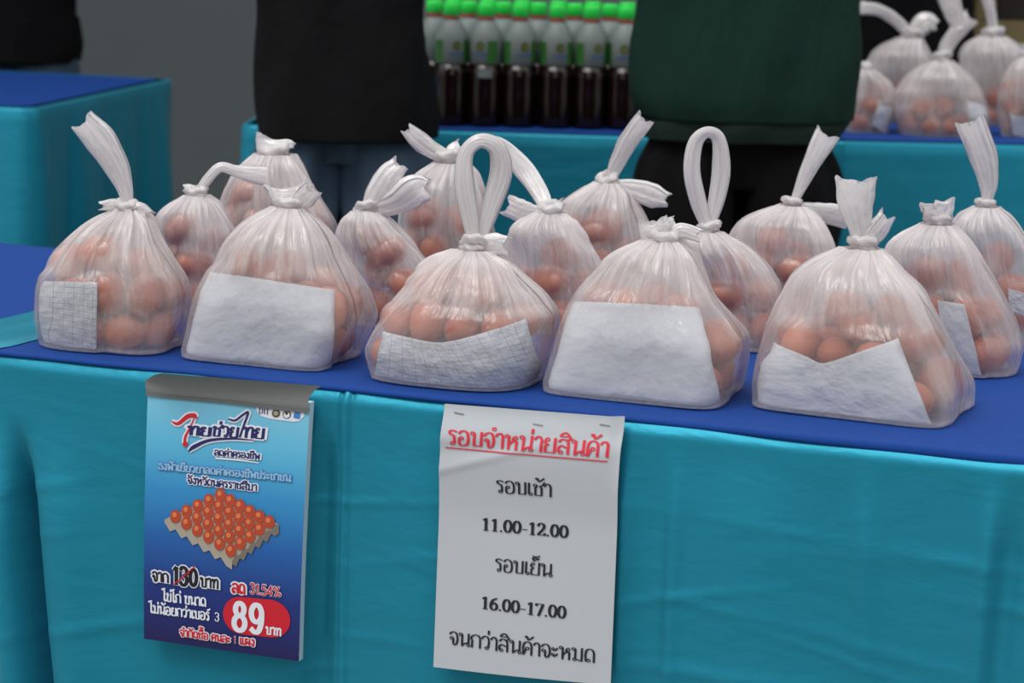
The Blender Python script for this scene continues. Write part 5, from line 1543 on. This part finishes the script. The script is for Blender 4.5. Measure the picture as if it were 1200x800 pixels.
    garment('shirt', sh_rings, shirt, True)
    if rib: garment('ribbed_hem', rib, M['green_rib'])
    for sx in (-1, 1):
        A = (arms or {}).get(sx, [(.19, 0, 1.36), (.235, -.01, 1.10), (.24, f * .05, .86)])
        A = np.array([[sx * p[0], p[1], p[2]] for p in A]) * s
        end = A[1] + (A[2] - A[1]) * (.80 if rib else -.0)
        path = catmull(np.array([A[0] + [-sx * .12, 0, .055], A[0] + [-sx * .03, 0, .035], A[0] * .5 + A[1] * .5, A[1]] + ([end] if rib else [])), 8)
        rad = np.interp(np.linspace(0, 1, len(path)), [0, .2, .4, 1], [.062, .082, .078, .052 if rib else .060]) * s
        T = np.gradient(path, axis=0); T /= np.linalg.norm(T, axis=1)[:, None]
        a1 = np.cross(T, [0, 1., .01]); a1 /= np.linalg.norm(a1, axis=1)[:, None]; a2 = np.cross(T, a1)
        th = np.linspace(0, 2 * np.pi, 28, endpoint=False)
        V = path[:, None] + (np.cos(th)[None, :, None] * a1[:, None] + np.sin(th)[None, :, None] * a2[:, None]) * rad[:, None, None]
        mesh_obj('sleeve', V.reshape(-1, 3), grid_faces(len(path), 28, wrap=True), shirt, root)
        garment('trouser_leg', [(z, sx * cx, cy, a_, b_, 2.2) for (z, cx, cy, a_, b_) in leg_rings], trous)
        v_, f_ = box_vf(sx * .11 * s - .045, sx * .11 * s + .045, min(-.06 * f, .19 * f), max(-.06 * f, .19 * f), .0, .07)
        bevel(mesh_obj('shoe', v_, f_, M['black_trousers'], root), .025, 3)
    # seat of the trousers
    z0 = leg_rings[-1][0]; 
    w_ = leg_rings[-1][1] + leg_rings[-1][3]
    garment('trouser_seat', [(z0 - .10, 0, 0, w_ * .80, leg_rings[-1][4] * .9, 2.4), (z0, 0, 0, w_, leg_rings[-1][4], 2.4), (z0 + .06, 0, 0, w_ * .95, leg_rings[-1][4] * .9, 2.3), (z0 + .13, 0, 0, w_ * .80, leg_rings[-1][4] * .75, 2.3)], trous, True)
    return root
def zat(px, py, Y): return float(on_y(px, py, Y)[2])
def xat(px, py, Y): return float(on_y(px, py, Y)[0])
# man in black before the bottles
Y1 = 4.95
def rings_from(Y, X, rows, dep, e=2.5):
    out = []
    for (py, xl, xr, dk) in rows:
        a, b = xat(xl, py, Y), xat(xr, py, Y); out.append((zat((xl + xr) / 2, py, Y), (a + b) / 2 - X, 0, (b - a) / 2, dep * dk, e))
    return out
X1 = xat(402, 100, Y1)
sh = rings_from(Y1, X1, [(158, 299, 510, 1.0), (130, 298, 510, 1.0), (90, 300, 505, .98), (50, 302, 499, .95), (0, 304, 492, .92)], .155)
sh += [(1.20, 0, 0, .170, .13, 2.4), (1.32, 0, 0, .185, .115, 2.3), (1.40, 0, 0, .15, .09, 2.1), (1.46, 0, 0, .065, .065, 2)]
person(X1, Y1, 1.68, 'away', M['black_shirt'], M['jeans'], 'person in black t-shirt and grey blue jeans standing before the bottles', sh,
       [(.06, .10, 0, .065, .075), (.30, .10, 0, .07, .08), (.50, .095, 0, .078, .085), (.64, .090, 0, .086, .105), (.74, .090, 0, .086, .115), (.84, .075, 0, .066, .09)], seed=3)
# person in dark green sweatshirt
Y2 = 4.85
X2 = xat(868, 100, Y2)
sh = rings_from(Y2, X2, [(136, 748, 1000, .98), (110, 738, 1003, 1.05), (60, 740, 1009, 1.05), (0, 746, 1005, 1.0)], .15)
sh += [(1.22, 0, 0, .225, .14, 2.4), (1.34, 0, 0, .215, .13, 2.3), (1.42, 0, 0, .16, .10, 2.1), (1.48, 0, 0, .07, .07, 2)]
rib = rings_from(Y2, X2, [(160, 752, 984, .90), (148, 750, 992, .95), (137, 749, 998, .97)], .148)
person(X2, Y2, 1.72, 'away', M['green_shirt'], M['black_trousers'], 'person in dark green sweatshirt and black trousers, back to the egg bags', sh,
       [(.06, .105, 0, .075, .085), (.30, .105, 0, .085, .09), (.50, .10, 0, .09, .10), (.72, .098, 0, .098, .112), (.82, .084, 0, .080, .095)], rib=rib, seed=5,
       arms={-1: [(.21, 0, 1.36), (.26, .08, 1.14), (.16, .26, 1.16)], 1: [(.21, 0, 1.36), (.27, .08, 1.14), (.20, .28, 1.20)]})
# person at the far left behind the left table
Y3 = 7.05
X3 = xat(10, 40, Y3)
sh = rings_from(Y3, X3, [(70, -78, 92, 1.0), (50, -80, 96, 1.0), (20, -78, 92, 1.0), (0, -76, 88, .98)], .13)
sh += [(1.33, 0, 0, .20, .12, 2.3), (1.41, 0, 0, .15, .09, 2.1), (1.47, 0, 0, .065, .065, 2)]
person(X3, Y3, 1.70, 'camera', M['black_shirt'], M['jeans'], 'person in black shirt and dark jeans behind the left rear table', sh,
       [(.06, .10, 0, .07, .08), (.30, .10, 0, .075, .085), (.50, .10, 0, .085, .09), (.72, .098, 0, .095, .105), (.82, .085, 0, .080, .09)], seed=7)
# person in black behind the far right bags, one hand on a bag's handle
Y4 = 6.45
X4 = xat(1075, 30, Y4)
sh = rings_from(Y4, X4, [(110, 1008, 1138, 1.0), (60, 1004, 1142, 1.0), (0, 1006, 1140, 1.0)], .12)
sh += [(1.36, 0, 0, .17, .11, 2.3), (1.43, 0, 0, .14, .09, 2.1), (1.49, 0, 0, .065, .065, 2)]
hx, hz = xat(1010, 2, 5.62) - X4, zat(1010, -12, 5.72)
person(X4, Y4, 1.72, 'camera', M['black_shirt'], M['black_trousers'], 'person in black behind the far right bags, hand holding a bag handle', sh,
       [(.06, .09, 0, .07, .08), (.30, .09, 0, .075, .085), (.50, .09, 0, .08, .09), (.72, .085, 0, .075, .10), (.82, .07, 0, .06, .085)], seed=9,
       arms={-1: [(.19, 0, 1.36), (-(hx + .02) / 1.012, -.38, 1.34), (-(hx) / 1.012, -.62, (hz + .19) / 1.012)], 1: [(.19, 0, 1.36), (.16, -.14, 1.16), (.08, -.30, 1.24)]})
